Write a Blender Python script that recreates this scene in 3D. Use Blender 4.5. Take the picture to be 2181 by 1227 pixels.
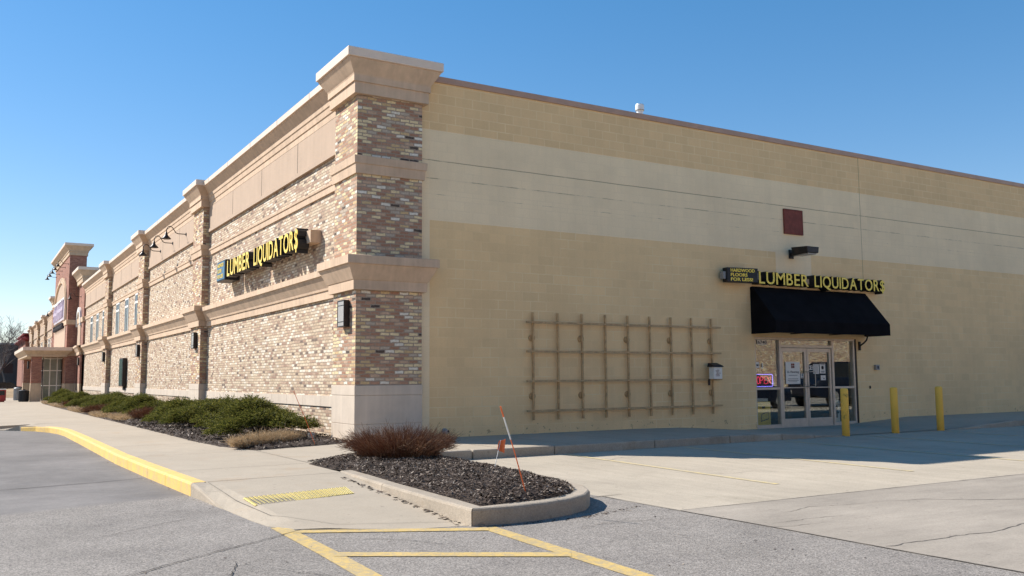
import bpy, math, random
import numpy as np
from mathutils import Vector, Matrix
random.seed(7); rng = np.random.default_rng(7)
for o in list(bpy.data.objects): bpy.data.objects.remove(o)
sc = bpy.context.scene
C = sc.collection
# ---------------------------------------------------------------- camera, light
F_PX, PITCH, ROLL, YAW = 1921.9, 0.098959, -0.00736, 0.54254
cam = bpy.data.cameras.new('camera'); cam_o = bpy.data.objects.new('camera', cam); C.objects.link(cam_o)
cam.sensor_width = 36.0; cam.lens = 36.0 * F_PX / 2181.0; cam.clip_end = 3000; cam.clip_start = .05
fw = Vector((math.sin(YAW)*math.cos(PITCH), math.cos(YAW)*math.cos(PITCH), math.sin(PITCH)))
rt = Vector((math.cos(YAW), -math.sin(YAW), 0)); up = rt.cross(fw)
r2 = rt*math.cos(ROLL) + up*math.sin(ROLL); u2 = -rt*math.sin(ROLL) + up*math.cos(ROLL)
m3 = Matrix((r2, u2, -fw)).transposed()
cam_o.matrix_world = Matrix.Translation((-6.374, -16.41, 1.2)) @ m3.to_4x4()
sc.camera = cam_o
SUN_EL = math.radians(38.3)
SUN_DIR = Vector((-.651*math.cos(SUN_EL), .759*math.cos(SUN_EL), math.sin(SUN_EL)))
sl = bpy.data.lights.new('sun', 'SUN'); sl.energy = 5.0; sl.angle = math.radians(.53); sl.color = (1, .945, .865)
so = bpy.data.objects.new('sun', sl); C.objects.link(so); so.rotation_euler = SUN_DIR.to_track_quat('Z', 'Y').to_euler()
w = bpy.data.worlds.new('World'); sc.world = w; w.use_nodes = True
nt = w.node_tree; bg = nt.nodes['Background']; sky = nt.nodes.new('ShaderNodeTexSky'); sky.sky_type = 'NISHITA'
sky.sun_disc = False; sky.sun_elevation = SUN_EL; sky.sun_rotation = math.atan2(SUN_DIR.x, SUN_DIR.y)
sky.air_density = 1.0; sky.dust_density = .1; sky.ozone_density = 1.8; sky.altitude = 200
hs = nt.nodes.new('ShaderNodeHueSaturation'); hs.inputs['Saturation'].default_value = 1.40
gm = nt.nodes.new('ShaderNodeGamma'); gm.inputs['Gamma'].default_value = .76
nt.links.new(sky.outputs[0], hs.inputs['Color']); nt.links.new(hs.outputs[0], gm.inputs[0]); tn = nt.nodes.new('ShaderNodeMix'); tn.data_type = 'RGBA'; tn.blend_type = 'MULTIPLY'; tn.inputs[0].default_value = 1; tn.inputs[7].default_value = (1.0, .965, 1.04, 1)
nt.links.new(gm.outputs[0], tn.inputs[6]); nt.links.new(tn.outputs[2], bg.inputs[0]); bg.inputs[1].default_value = .14
sc.view_settings.view_transform = 'Standard'; sc.view_settings.look = 'None'
sc.view_settings.exposure = 0.66; sc.view_settings.gamma = 1.0
sc.cycles.max_bounces = 6

# ---------------------------------------------------------------- materials
def N(t, k, **kw):
    n = t.nodes.new(k)
    for a, b in kw.items(): setattr(n, a, b)
    return n
def newmat(name):
    m = bpy.data.materials.new(name); m.use_nodes = True
    return m, m.node_tree, m.node_tree.nodes['Principled BSDF']
def mixc(t, fac, a, b, mode='MIX'):
    n = N(t, 'ShaderNodeMix', data_type='RGBA', blend_type=mode)
    for s, v in ((n.inputs[0], fac), (n.inputs[6], a), (n.inputs[7], b)):
        if hasattr(v, 'is_output') or isinstance(v, bpy.types.NodeSocket): t.links.new(v, s)
        elif isinstance(v, (int, float)): s.default_value = v
        else: s.default_value = (*v, 1)
    return n.outputs[2]
def noise(t, scale, detail=4, rough=.6, vec=None):
    n = N(t, 'ShaderNodeTexNoise'); n.inputs['Scale'].default_value = scale
    n.inputs['Detail'].default_value = detail; n.inputs['Roughness'].default_value = rough
    if vec is None: vec = N(t, 'ShaderNodeNewGeometry').outputs['Position']
    t.links.new(vec, n.inputs['Vector']); return n.outputs['Fac']
def ramp(t, fac, stops, interp='LINEAR'):
    r = N(t, 'ShaderNodeValToRGB'); cr = r.color_ramp; cr.interpolation = interp
    while len(cr.elements) > 1: cr.elements.remove(cr.elements[-1])
    for i, (p, c) in enumerate(stops):
        e = cr.elements[0] if i == 0 else cr.elements.new(p)
        e.position = p; e.color = (*c, 1) if not isinstance(c, (int, float)) else (c, c, c, 1)
    t.links.new(fac, r.inputs[0]); return r.outputs[0]
def math_(t, op, a, b=0.0, c=None):
    n = N(t, 'ShaderNodeMath', operation=op)
    for i, v in enumerate((a, b, c)):
        if v is None: continue
        if isinstance(v, bpy.types.NodeSocket): t.links.new(v, n.inputs[i])
        else: n.inputs[i].default_value = v
    return n.outputs[0]
def bump(t, bs, h, strength=.3, dist=.01):
    b = N(t, 'ShaderNodeBump'); b.inputs['Strength'].default_value = strength; b.inputs['Distance'].default_value = dist
    t.links.new(h, b.inputs['Height']); t.links.new(b.outputs[0], bs.inputs['Normal'])
def plain(name, col, rough=.6, metal=0, var=.12, scale=6, bmp=0, bscale=60, spec=.4, streak=False):
    m, t, bs = newmat(name)
    dark = tuple(c*(1-var*1.6) for c in col); lite = tuple(min(1, c*(1+var)) for c in col)
    f = noise(t, scale, 5)
    if streak:
        g = N(t, 'ShaderNodeNewGeometry'); mp = N(t, 'ShaderNodeMapping'); mp.inputs['Scale'].default_value = (5, 5, .35)
        t.links.new(g.outputs['Position'], mp.inputs[0]); f2 = noise(t, 1.4, 4, .6, mp.outputs[0])
        f = math_(t, 'MULTIPLY_ADD', f, .5, math_(t, 'MULTIPLY', f2, .5))
    c = ramp(t, f, [(.3, dark), (.7, lite)])
    t.links.new(c, bs.inputs['Base Color']); bs.inputs['Roughness'].default_value = rough
    bs.inputs['Metallic'].default_value = metal; bs.inputs['Specular IOR Level'].default_value = spec
    if bmp: bump(t, bs, noise(t, bscale, 3), bmp, .006)
    return m
def brick_mat(name, stops, mortar, bw=.203, bh=.0677, gap=.008, bstr=.6, wob=.012, soft=.25):
    m, t, bs = newmat(name)
    uv = N(t, 'ShaderNodeTexCoord').outputs['UV']
    nz = N(t, 'ShaderNodeTexNoise'); nz.inputs['Scale'].default_value = 9; nz.inputs['Detail'].default_value = 3
    t.links.new(uv, nz.inputs['Vector'])
    sub = N(t, 'ShaderNodeVectorMath', operation='SUBTRACT'); t.links.new(nz.outputs['Color'], sub.inputs[0]); sub.inputs[1].default_value = (.5, .5, .5)
    scl = N(t, 'ShaderNodeVectorMath', operation='SCALE'); t.links.new(sub.outputs[0], scl.inputs[0]); scl.inputs['Scale'].default_value = wob*2
    add = N(t, 'ShaderNodeVectorMath', operation='ADD'); t.links.new(uv, add.inputs[0]); t.links.new(scl.outputs[0], add.inputs[1])
    b = N(t, 'ShaderNodeTexBrick'); t.links.new(add.outputs[0], b.inputs['Vector'])
    b.inputs['Color1'].default_value = (0, 0, 0, 1); b.inputs['Color2'].default_value = (1, 1, 1, 1); b.inputs['Mortar'].default_value = (.5, .5, .5, 1)
    for k, v in (('Scale', 1), ('Mortar Size', gap), ('Mortar Smooth', soft), ('Bias', 0), ('Brick Width', bw), ('Row Height', bh)): b.inputs[k].default_value = v
    col = ramp(t, b.outputs['Color'], stops, 'CONSTANT')
    f1 = noise(t, 22, 4); col = mixc(t, .42, col, ramp(t, f1, [(.25, .45), (.75, 1.5)]), 'MULTIPLY')
    f0 = noise(t, .9, 4); col = mixc(t, .35, col, ramp(t, f0, [(.3, .75), (.7, 1.25)]), 'MULTIPLY')
    mc = mixc(t, .5, mortar, ramp(t, noise(t, 30, 3), [(.3, .6), (.7, 1.3)]), 'MULTIPLY')
    c = mixc(t, b.outputs['Fac'], col, mc)
    t.links.new(c, bs.inputs['Base Color']); bs.inputs['Roughness'].default_value = .85; bs.inputs['Specular IOR Level'].default_value = .25
    h = math_(t, 'SUBTRACT', 1.0, b.outputs['Fac']); h = math_(t, 'MULTIPLY_ADD', noise(t, 60, 3), .5, h)
    h = math_(t, 'MULTIPLY_ADD', b.outputs['Color'], .4, h)
    bump(t, bs, h, bstr, .008); return m
RB = (.38, .205, .13); PK = (.53, .36, .245); CR = (.74, .585, .345); GY = (.48, .39, .30); WH = (.74, .67, .56); DK = (.10, .075, .06); TN = (.58, .41, .22)
M = {}
M['antique'] = brick_mat('antique_brick', [(0, RB), (.24, CR), (.38, PK), (.54, (.43, .25, .165)), (.68, TN), (.78, GY), (.84, WH), (.92, DK), (.95, CR)], (.36, .28, .21), gap=.0105, wob=.02, bstr=.9)
M['antique_sunlit'] = brick_mat('antique_brick_sunlit', [(0, (.52, .39, .27)), (.22, (.62, .50, .36)), (.42, (.46, .32, .23)), (.56, (.72, .63, .51)), (.70, (.54, .41, .28)), (.80, (.36, .23, .165)), (.89, (.19, .14, .11)), (.935, (.62, .51, .36))], (.32, .24, .175), gap=.0095, wob=.016, bstr=.8)  # same brick as the pilasters; sunlight on the bays lightened into the colours
M['redbrick'] = brick_mat('red_brick', [(0, (.30, .125, .085)), (.3, (.36, .155, .105)), (.6, (.26, .105, .075)), (.85, (.40, .19, .135))], (.33, .22, .17), wob=.003)
M['eifs'] = plain('stucco_beige', (.47, .345, .25), .9, var=.07, scale=1.5, bmp=.25, bscale=220, streak=True)
M['cornice'] = plain('precast_beige', (.60, .43, .295), .85, var=.15, scale=2.5, bmp=.2, bscale=120, streak=True)
M['tan'] = plain('precast_tan', (.54, .40, .27), .85, var=.15, scale=2, bmp=.2, bscale=120, streak=True)
M['coping'] = plain('metal_coping', (.76, .60, .47), .45, var=.05, scale=3, spec=.5)
M['coping_tan'] = plain('metal_coping_tan', (.44, .27, .19), .5, var=.08, scale=3, spec=.5)
M['stone'] = plain('limestone', (.59, .49, .39), .85, var=.10, scale=3, bmp=.2, bscale=90, streak=True)
M['seam'] = plain('seam_dark', (.12, .10, .08), .9)
M['bronze'] = plain('dark_bronze', (.035, .028, .025), .45, metal=.4, var=.15)
M['black'] = plain('black_metal', (.012, .012, .014), .5, var=.1)
M['navy'] = plain('black_canvas', (.009, .008, .009), .95, var=.25, scale=2.5, bmp=.15, bscale=30, spec=.08)
M['white'] = plain('white_paint', (.78, .77, .73), .5, var=.05)
M['alu'] = plain('aluminium', (.58, .49, .40), .40, metal=.4, var=.08)
M['yellowface'] = plain('yellow_acrylic', (1.0, .70, .09), .3, var=.03)
M['lampglass'] = plain('frosted_glass', (.36, .33, .30), .25, var=.04)
M['orange'] = plain('orange_plastic', (.85, .17, .04), .45, var=.08)
M['rust'] = plain('rust_red_panel', (.20, .045, .028), .7, var=.18, scale=8)
M['grey'] = plain('grey_metal', (.30, .30, .30), .5, metal=.3)
M['darkwood'] = plain('bark', (.11, .085, .07), .9, var=.25, scale=9, bmp=.3)
M['redpaint'] = plain('red_paint', (.36, .035, .03), .5)
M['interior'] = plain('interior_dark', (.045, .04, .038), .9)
M['paper'] = plain('paper', (.80, .74, .66), .8, var=.03)
M['ink'] = plain('ink', (.05, .045, .05), .7)
M['pvc'] = plain('galvanised', (.72, .72, .70), .4, metal=.2)
M['wood_trellis'] = plain('tan_painted_pipe', (.52, .33, .16), .65, var=.2, scale=9)
def emis(name, col, s):
    m, t, bs = newmat(name); bs.inputs['Base Color'].default_value = (0, 0, 0, 1)
    bs.inputs['Emission Color'].default_value = (*col, 1); bs.inputs['Emission Strength'].default_value = s; return m
M['neonred'] = emis('neon_red', (1, .05, .12), 1.1); M['neonblue'] = emis('neon_violet', (.27, .22, 1), 1.5)
def glass(name, tint=(.9, .92, .9), refl=.16):
    m = bpy.data.materials.new(name); m.use_nodes = True; t = m.node_tree; t.nodes.clear()
    out = N(t, 'ShaderNodeOutputMaterial'); tr = N(t, 'ShaderNodeBsdfTransparent'); gl = N(t, 'ShaderNodeBsdfGlossy')
    tr.inputs[0].default_value = (*tint, 1); gl.inputs['Roughness'].default_value = .01; gl.inputs[0].default_value = (.9, .93, .95, 1)
    fr = N(t, 'ShaderNodeLayerWeight'); fr.inputs[0].default_value = .35
    f = math_(t, 'MULTIPLY_ADD', fr.outputs['Fresnel'], .33, refl*.18)
    mx = N(t, 'ShaderNodeMixShader'); t.links.new(f, mx.inputs[0]); t.links.new(tr.outputs[0], mx.inputs[1]); t.links.new(gl.outputs[0], mx.inputs[2])
    t.links.new(mx.outputs[0], out.inputs[0]); return m
M['glass'] = glass('window_glass')
M['darkglass'] = plain('dark_window_glass', (.02, .022, .026), .15, spec=.35, var=.2)

def block_wall_mat():
    m, t, bs = newmat('painted_block')
    uv = N(t, 'ShaderNodeTexCoord').outputs['UV']
    pos = N(t, 'ShaderNodeNewGeometry').outputs['Position']; sx = N(t, 'ShaderNodeSeparateXYZ'); t.links.new(pos, sx.inputs[0])
    x, z = sx.outputs[0], sx.outputs[2]
    b = N(t, 'ShaderNodeTexBrick'); t.links.new(uv, b.inputs['Vector'])
    b.inputs['Color1'].default_value = (0, 0, 0, 1); b.inputs['Color2'].default_value = (1, 1, 1, 1); b.inputs['Mortar'].default_value = (.5, .5, .5, 1)
    for k, v in (('Scale', 1), ('Mortar Size', .012), ('Mortar Smooth', .4), ('Brick Width', .406), ('Row Height', .2032)): b.inputs[k].default_value = v
    gt = lambda a, v: math_(t, 'GREATER_THAN', a, v); lt = lambda a, v: math_(t, 'LESS_THAN', a, v)
    mul = lambda a, b_: math_(t, 'MULTIPLY', a, b_); mx = lambda a, b_: math_(t, 'MAXIMUM', a, b_)
    wz = math_(t, 'MULTIPLY_ADD', noise(t, 14, 3), .012, z)
    cream = mul(gt(wz, 4.44), lt(wz, 6.34))
    patch = mul(mul(gt(x, 11.67), lt(x, 13.02)), mul(gt(z, 3.75), lt(z, 5)))
    strip = mul(lt(x, 1.63), lt(z, 5))
    cream = mx(mx(cream, patch), strip)
    tan = (.84, .585, .305); crm = (.88, .69, .44)
    col = mixc(t, cream, tan, crm)
    # upper tan band a little browner
    col = mixc(t, mul(gt(z, 6.35), .5), col, (.74, .50, .26))
    f = noise(t, .55, 5, .6); col = mixc(t, .5, col, ramp(t, f, [(.3, .84), (.7, 1.12)]), 'MULTIPLY')
    col = mixc(t, math_(t, 'MULTIPLY_ADD', cream, -.12, .22), col, ramp(t, b.outputs['Color'], [(0, .8), (1, 1.15)]), 'MULTIPLY')
    f = noise(t, 40, 3); col = mixc(t, .25, col, ramp(t, f, [(.3, .85), (.7, 1.1)]), 'MULTIPLY')
    # patchy pale mortar joints
    jm = mul(b.outputs['Fac'], mul(mx(ramp(t, noise(t, 1.1, 4), [(.42, .08), (.60, .8)]), mul(gt(z, 6.35), .5)), math_(t, 'MULTIPLY_ADD', cream, -.75, 1.0)))
    jc = mixc(t, cream, (.86, .66, .38), (.70, .54, .34))
    col = mixc(t, jm, col, jc)
    mp = N(t, 'ShaderNodeMapping'); mp.inputs['Scale'].default_value = (3, 3, .22); t.links.new(pos, mp.inputs[0])
    col = mixc(t, .22, col, ramp(t, noise(t, 1.6, 5, .65, mp.outputs[0]), [(.3, .86), (.7, 1.08)]), 'MULTIPLY')
    # scuffed base
    g = mul(lt(z, .16), gt(noise(t, 7, 5, .7), .62)); col = mixc(t, mul(g, .5), col, (.16, .12, .085))
    f = mul(gt(noise(t, 26, 3, .6), .69), lt(z, .4)); col = mixc(t, mul(f, .7), col, (.10, .075, .06))
    # horizontal cracks and one control joint
    wig = math_(t, 'MULTIPLY_ADD', noise(t, 2.5, 4), .02, -.01)
    def line(a, v, hw, br, lo=None, thr=.45):
        d = math_(t, 'ABSOLUTE', math_(t, 'SUBTRACT', math_(t, 'ADD', a, wig), v)); L = lt(d, hw)
        L = mul(L, ramp(t, noise(t, br, 4, .7), [(thr-.06, .12), (thr+.06, 1)])); return mul(L, lo) if lo is not None else L
    L = mx(line(z, 5.69, .010, 1.7, None, .38), line(z, 5.31, .009, 1.3, None, .52))
    L = mx(L, line(x, 15.14, .011, 2.3, gt(z, 3.9), .3))
    L = mx(L, line(z, 4.98, .006, 3.1, None, .60))
    col = mixc(t, mul(L, .6), col, (.20, .14, .08))
    t.links.new(col, bs.inputs['Base Color']); bs.inputs['Roughness'].default_value = .8; bs.inputs['Specular IOR Level'].default_value = .3
    h = math_(t, 'SUBTRACT', 1.0, mul(b.outputs['Fac'], .8)); h = math_(t, 'MULTIPLY_ADD', noise(t, 90, 3), .35, h)
    bump(t, bs, h, .3, .005); return m
M['block'] = block_wall_mat()

def ground_mat(name, base, var=.1, fine=(.6, 1.4), fscale=70, stain=(.8, .75, .68), rough=.9, bstr=.3, streakdir=None, amt=.5, lane=None):
    m, t, bs = newmat(name)
    col = mixc(t, 1.0, base, ramp(t, noise(t, .35, 6, .65), [(.3, 1-var*1.5), (.7, 1+var)]), 'MULTIPLY')
    g = N(t, 'ShaderNodeNewGeometry'); mp = N(t, 'ShaderNodeMapping'); mp.inputs['Scale'].default_value = streakdir or (1, 1, 1)
    t.links.new(g.outputs['Position'], mp.inputs[0])
    col = mixc(t, 1.0, col, ramp(t, noise(t, 2.2, 6, .7, mp.outputs[0]), [(.3, 1-var), (.7, 1+var*.8)]), 'MULTIPLY')
    f = ramp(t, noise(t, 1.3, 5, .75), [(.56, 0), (.72, 1)]); col = mixc(t, math_(t, 'MULTIPLY', f, .6), col, mixc(t, 1.0, col, stain, 'MULTIPLY'))
    v = N(t, 'ShaderNodeTexVoronoi'); v.inputs['Scale'].default_value = fscale; t.links.new(g.outputs['Position'], v.inputs['Vector'])
    sp = N(t, 'ShaderNodeSeparateColor'); t.links.new(v.outputs['Color'], sp.inputs[0])
    col = mixc(t, amt, col, ramp(t, sp.outputs[0], [(0, fine[0]), (1, fine[1])]), 'MULTIPLY')
    if lane:
        sx = N(t, 'ShaderNodeSeparateXYZ'); t.links.new(g.outputs['Position'], sx.inputs[0])
        e = math_(t, 'SUBTRACT', math_(t, 'ADD', sx.outputs[1], 3.9), math_(t, 'MULTIPLY', sx.outputs[0], .31))
        e = math_(t, 'MULTIPLY_ADD', noise(t, 1.2, 5, .7), .35, e); lf = ramp(t, math_(t, 'MULTIPLY_ADD', e, .5, .4), [(.44, 0), (.56, 1)])
        dark = mixc(t, 1.0, lane, ramp(t, noise(t, .5, 5, .6), [(.3, .72), (.7, 1.15)]), 'MULTIPLY')
        dark = mixc(t, .8, dark, ramp(t, noise(t, 3.5, 5, .7), [(.3, .85), (.7, 1.12)]), 'MULTIPLY')
        dark = mixc(t, .35, dark, ramp(t, sp.outputs[0], [(0, .75), (1, 1.3)]), 'MULTIPLY')
        col = mixc(t, lf, col, dark)
    # scattered dark spots
    s = ramp(t, noise(t, 11, 2, .5), [(.70, 0), (.74, 1)]); col = mixc(t, math_(t, 'MULTIPLY', s, .3), col, (.08, .07, .06))
    t.links.new(col, bs.inputs['Base Color']); bs.inputs['Roughness'].default_value = rough; bs.inputs['Specular IOR Level'].default_value = .25
    bump(t, bs, math_(t, 'MULTIPLY_ADD', v.outputs['Distance'], .6, noise(t, fscale*.6, 3)), bstr, .006); return m
M['concrete'] = ground_mat('sidewalk_concrete', (.405, .34, .26), .06, (.86, 1.14), 120, (.95, .80, .66), bstr=.12)
M['slab'] = ground_mat('lot_concrete', (.44, .375, .29), .10, (.8, 1.2), 100, (.8, .8, .78), streakdir=(3, .4, 1), bstr=.15)
M['slab2'] = ground_mat('lot_concrete_grey', (.345, .297, .242), .12, (.8, 1.2), 100, (.8, .8, .8), streakdir=(.5, 2, 1), bstr=.15)
M['asphalt'] = ground_mat('aged_asphalt', (.238, .212, .186), .12, (.35, 1.9), 115, (.78, .78, .80), bstr=.6, amt=.7, lane=(.198, .180, .166))
M['asphalt2'] = ground_mat('smooth_asphalt', (.188, .170, .152), .16, (.75, 1.3), 90, (.7, .7, .74), streakdir=(.5, 1.6, 1), bstr=.3)
M['kerb'] = ground_mat('kerb_concrete', (.40, .335, .26), .14, (.75, 1.2), 90, (.75, .65, .55), bstr=.5)
M['mulch'] = ground_mat('mulch_ground', (.06, .042, .032), .2, (.3, 1.8), 45, bstr=1.0)
M['earth'] = ground_mat('far_ground', (.22, .17, .10), .2, (.6, 1.4), 5, bstr=.2)
def paint_mat(name, col, under, wear=.5, sc_=18, lo=.44):
    m, t, bs = newmat(name)
    f = ramp(t, noise(t, sc_, 6, .75), [(lo, 0), (lo+.14, 1)]); f = math_(t, 'MULTIPLY', f, wear)
    c = mixc(t, f, col, under); c = mixc(t, .5, c, ramp(t, noise(t, 2.4, 5), [(.3, .85), (.7, 1.12)]), 'MULTIPLY')
    c = mixc(t, .4, c, ramp(t, noise(t, 130, 3), [(.3, .7), (.7, 1.25)]), 'MULTIPLY')
    t.links.new(c, bs.inputs['Base Color']); bs.inputs['Roughness'].default_value = .8; bump(t, bs, noise(t, 80, 3), .3, .006); return m
M['ypaint'] = paint_mat('yellow_line_paint', (.58, .40, .13), (.30, .26, .20), .6)
M['ypaint_faint'] = paint_mat('faded_yellow_paint', (.66, .52, .24), (.46, .39, .29), .75, 9, .40)
M['ykerb'] = paint_mat('yellow_kerb_paint', (.78, .50, .13), (.50, .38, .22), .6, 7, .46)
M['tile'] = paint_mat('tactile_yellow', (.82, .66, .24), (.5, .45, .3), .5, 14, .5)
M['bollard'] = paint_mat('bollard_yellow', (.98, .56, .09), (.10, .07, .05), .8, 6, .66)
M['bollard_chipped'] = paint_mat('bollard_yellow_chipped', (.98, .56, .09), (.07, .05, .04), .95, 7, .57)
M['crack'] = plain('crack_dark', (.035, .03, .027), .95, var=.3)
M['joint'] = plain('joint_grey', (.17, .145, .12), .95, var=.3)
def island_mat(name, stops, rough=.7, trans=0):
    m, t, bs = newmat(name); g = N(t, 'ShaderNodeNewGeometry')
    c = ramp(t, g.outputs['Random Per Island'], stops); t.links.new(c, bs.inputs['Base Color'])
    if trans:
        tl = N(t, 'ShaderNodeBsdfTranslucent'); t.links.new(c, tl.inputs[0]); mx = N(t, 'ShaderNodeMixShader'); mx.inputs[0].default_value = trans
        t.links.new(bs.outputs[0], mx.inputs[1]); t.links.new(tl.outputs[0], mx.inputs[2]); t.links.new(mx.outputs[0], t.nodes['Material Output'].inputs[0])
    bs.inputs['Roughness'].default_value = rough; bs.inputs['Specular IOR Level'].default_value = .2; return m
M['juniper'] = island_mat('juniper_foliage', [(0, (.030, .038, .008)), (.4, (.078, .088, .017)), (.8, (.165, .165, .034)), (1, (.27, .24, .06))], trans=.4)
M['twig'] = island_mat('red_brown_twigs', [(0, (.12, .055, .032)), (.5, (.25, .125, .07)), (.82, (.36, .20, .115)), (1, (.52, .38, .25))])
M['chip'] = island_mat('bark_chips', [(0, (.025, .017, .013)), (.5, (.07, .048, .036)), (.82, (.15, .11, .085)), (1, (.42, .35, .28))])
M['drygrass'] = island_mat('dry_grass', [(0, (.34, .24, .14)), (.6, (.56, .42, .26)), (1, (.76, .62, .42))], trans=.3)
M['bark'] = island_mat('grey_branches', [(0, (.10, .085, .075)), (1, (.22, .19, .17))])

# ---------------------------------------------------------------- mesh helpers
class MB:
    def __init__(s): s.v = []; s.f = []
    def add(s, vs, fs):
        n = len(s.v); s.v += [tuple(v) for v in vs]; s.f += [tuple(i+n for i in f) for f in fs]; return s
    def box(s, x0, x1, y0, y1, z0, z1):
        return s.add([(x0,y0,z0),(x1,y0,z0),(x1,y1,z0),(x0,y1,z0),(x0,y0,z1),(x1,y0,z1),(x1,y1,z1),(x0,y1,z1)],
                     [(0,3,2,1),(4,5,6,7),(0,1,5,4),(1,2,6,5),(2,3,7,6),(3,0,4,7)])
    def loft(s, rings):
        n = len(rings[0]); vs = [p for r in rings for p in r]; fs = []
        for k in range(len(rings)-1):
            for i in range(n):
                j = (i+1) % n; fs.append((k*n+i, k*n+j, (k+1)*n+j, (k+1)*n+i))
        fs.append(tuple(range(n-1, -1, -1))); fs.append(tuple((len(rings)-1)*n+i for i in range(n)))
        return s.add(vs, fs)
    def rings(s, x0, x1, y0, y1, prof):   # prof: (z, o)
        return s.loft([[(x0-o, y0-o, z), (x1+o, y0-o, z), (x1+o, y1+o, z), (x0-o, y1+o, z)] for z, o in prof])
    def prism_y(s, prof, y0, y1):         # prof polygon of (x,z), clockwise seen from -y
        return s.loft([[(x, y0, z) for x, z in prof], [(x, y1, z) for x, z in prof]])
    def prism_x(s, prof, x0, x1):         # (y,z)
        return s.loft([[(x0, y, z) for y, z in prof], [(x1, y, z) for y, z in prof]])
    def tube(s, pts, r, n=8, cap=True):
        pts = [Vector(p) for p in pts]; rings = []
        rr = r if hasattr(r, '__len__') else [r]*len(pts)
        for i, p in enumerate(pts):
            d = (pts[min(i+1, len(pts)-1)] - pts[max(i-1, 0)]).normalized()
            a = d.cross(Vector((0, 0, 1)));
            if a.length < .05: a = d.cross(Vector((1, 0, 0)))
            a.normalize(); b = d.cross(a)
            rings.append([p + (a*math.cos(2*math.pi*k/n) + b*math.sin(2*math.pi*k/n))*rr[i] for k in range(n)])
        return s.loft(rings)
    def lathe(s, cx, cy, prof, n=24):
        return s.loft([[(cx+r*math.cos(2*math.pi*k/n), cy+r*math.sin(2*math.pi*k/n), z) for k in range(n)] for z, r in prof])
    def obj(s, name, m, parent=None, smooth=False, bevel=0, loc=None):
        me = bpy.data.meshes.new(name); vs = s.v
        if loc is not None: vs = [(v[0]-loc[0], v[1]-loc[1], v[2]-loc[2]) for v in vs]
        me.from_pydata(vs, [], s.f); me.update()
        me.materials.append(M[m] if isinstance(m, str) else m)
        uvl = me.uv_layers.new(name='UVMap'); off = loc or (0, 0, 0)
        co = np.array(vs, float) + np.array(off)
        uv = np.zeros((len(me.loops), 2))
        for p in me.polygons:
            nx, ny, nz = (abs(c) for c in p.normal)
            for li in p.loop_indices:
                q = co[me.loops[li].vertex_index]
                uv[li] = (q[1]+.1, q[2]) if nx >= ny and nx >= nz*.6 else ((q[0], q[2]) if ny >= nz*.6 else (q[0], q[1]))
        uvl.data.foreach_set('uv', uv.ravel())
        if smooth: me.polygons.foreach_set('use_smooth', [True]*len(me.polygons))
        o = bpy.data.objects.new(name, me); C.objects.link(o)
        if loc is not None: o.location = loc
        if parent: o.parent = parent; 
        if bevel:
            b = o.modifiers.new('bevel', 'BEVEL'); b.width = bevel; b.segments = 2; b.limit_method = 'ANGLE'
        return o
def tag(o, label=None, cat=None, group=None, kind=None):
    if label: o['label'] = label
    if cat: o['category'] = cat
    if group: o['group'] = group
    if kind: o['kind'] = kind
    return o
def thing(name, label, cat, loc=(0, 0, 0), rz=0, group=None):
    o = bpy.data.objects.new(name, None); C.objects.link(o); o.location = loc; o.rotation_euler = (0, 0, rz); o.empty_display_size = .2
    return tag(o, label, cat, group)
def struct(o): o['kind'] = 'structure'; return o
def dup(root, loc, label, rz=None, scale=None):
    r = root.copy(); C.objects.link(r); r.location = loc; r['label'] = label
    if rz is not None: r.rotation_euler = (0, 0, rz)
    if scale: r.scale = scale
    for ch in list(root.children):
        c = ch.copy(); C.objects.link(c); c.parent = r
        for g in list(ch.children):
            d = g.copy(); C.objects.link(d); d.parent = c
    return r
def raw_mesh(name, V, Fs, m, parent=None, loc=(0, 0, 0)):
    me = bpy.data.meshes.new(name); n = len(V); k = Fs.shape[1]; nf = len(Fs)
    me.vertices.add(n); me.vertices.foreach_set('co', np.asarray(V, np.float32).ravel())
    me.loops.add(nf*k); me.loops.foreach_set('vertex_index', Fs.astype(np.int32).ravel())
    me.polygons.add(nf); me.polygons.foreach_set('loop_start', np.arange(0, nf*k, k, dtype=np.int32)); me.update(calc_edges=True); me.validate()
    me.materials.append(M[m]); o = bpy.data.objects.new(name, me); C.objects.link(o); o.location = loc
    if parent: o.parent = parent
    return o
def zg(y): return -.0038*(y-5) if y > 5 else 0.0
LOT = -.15

# ---------------------------------------------------------------- ground
def sheet(name, pts, z, m, thick=0):
    b = MB(); n = len(pts)
    b.add([(x, y, z) for x, y in pts], [tuple(range(n))]); o = b.obj(name, m); return struct(o)
sheet('ground', [(-900, -900), (1500, -900), (1500, 2200), (-900, 2200)], -.62, 'earth')
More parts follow.
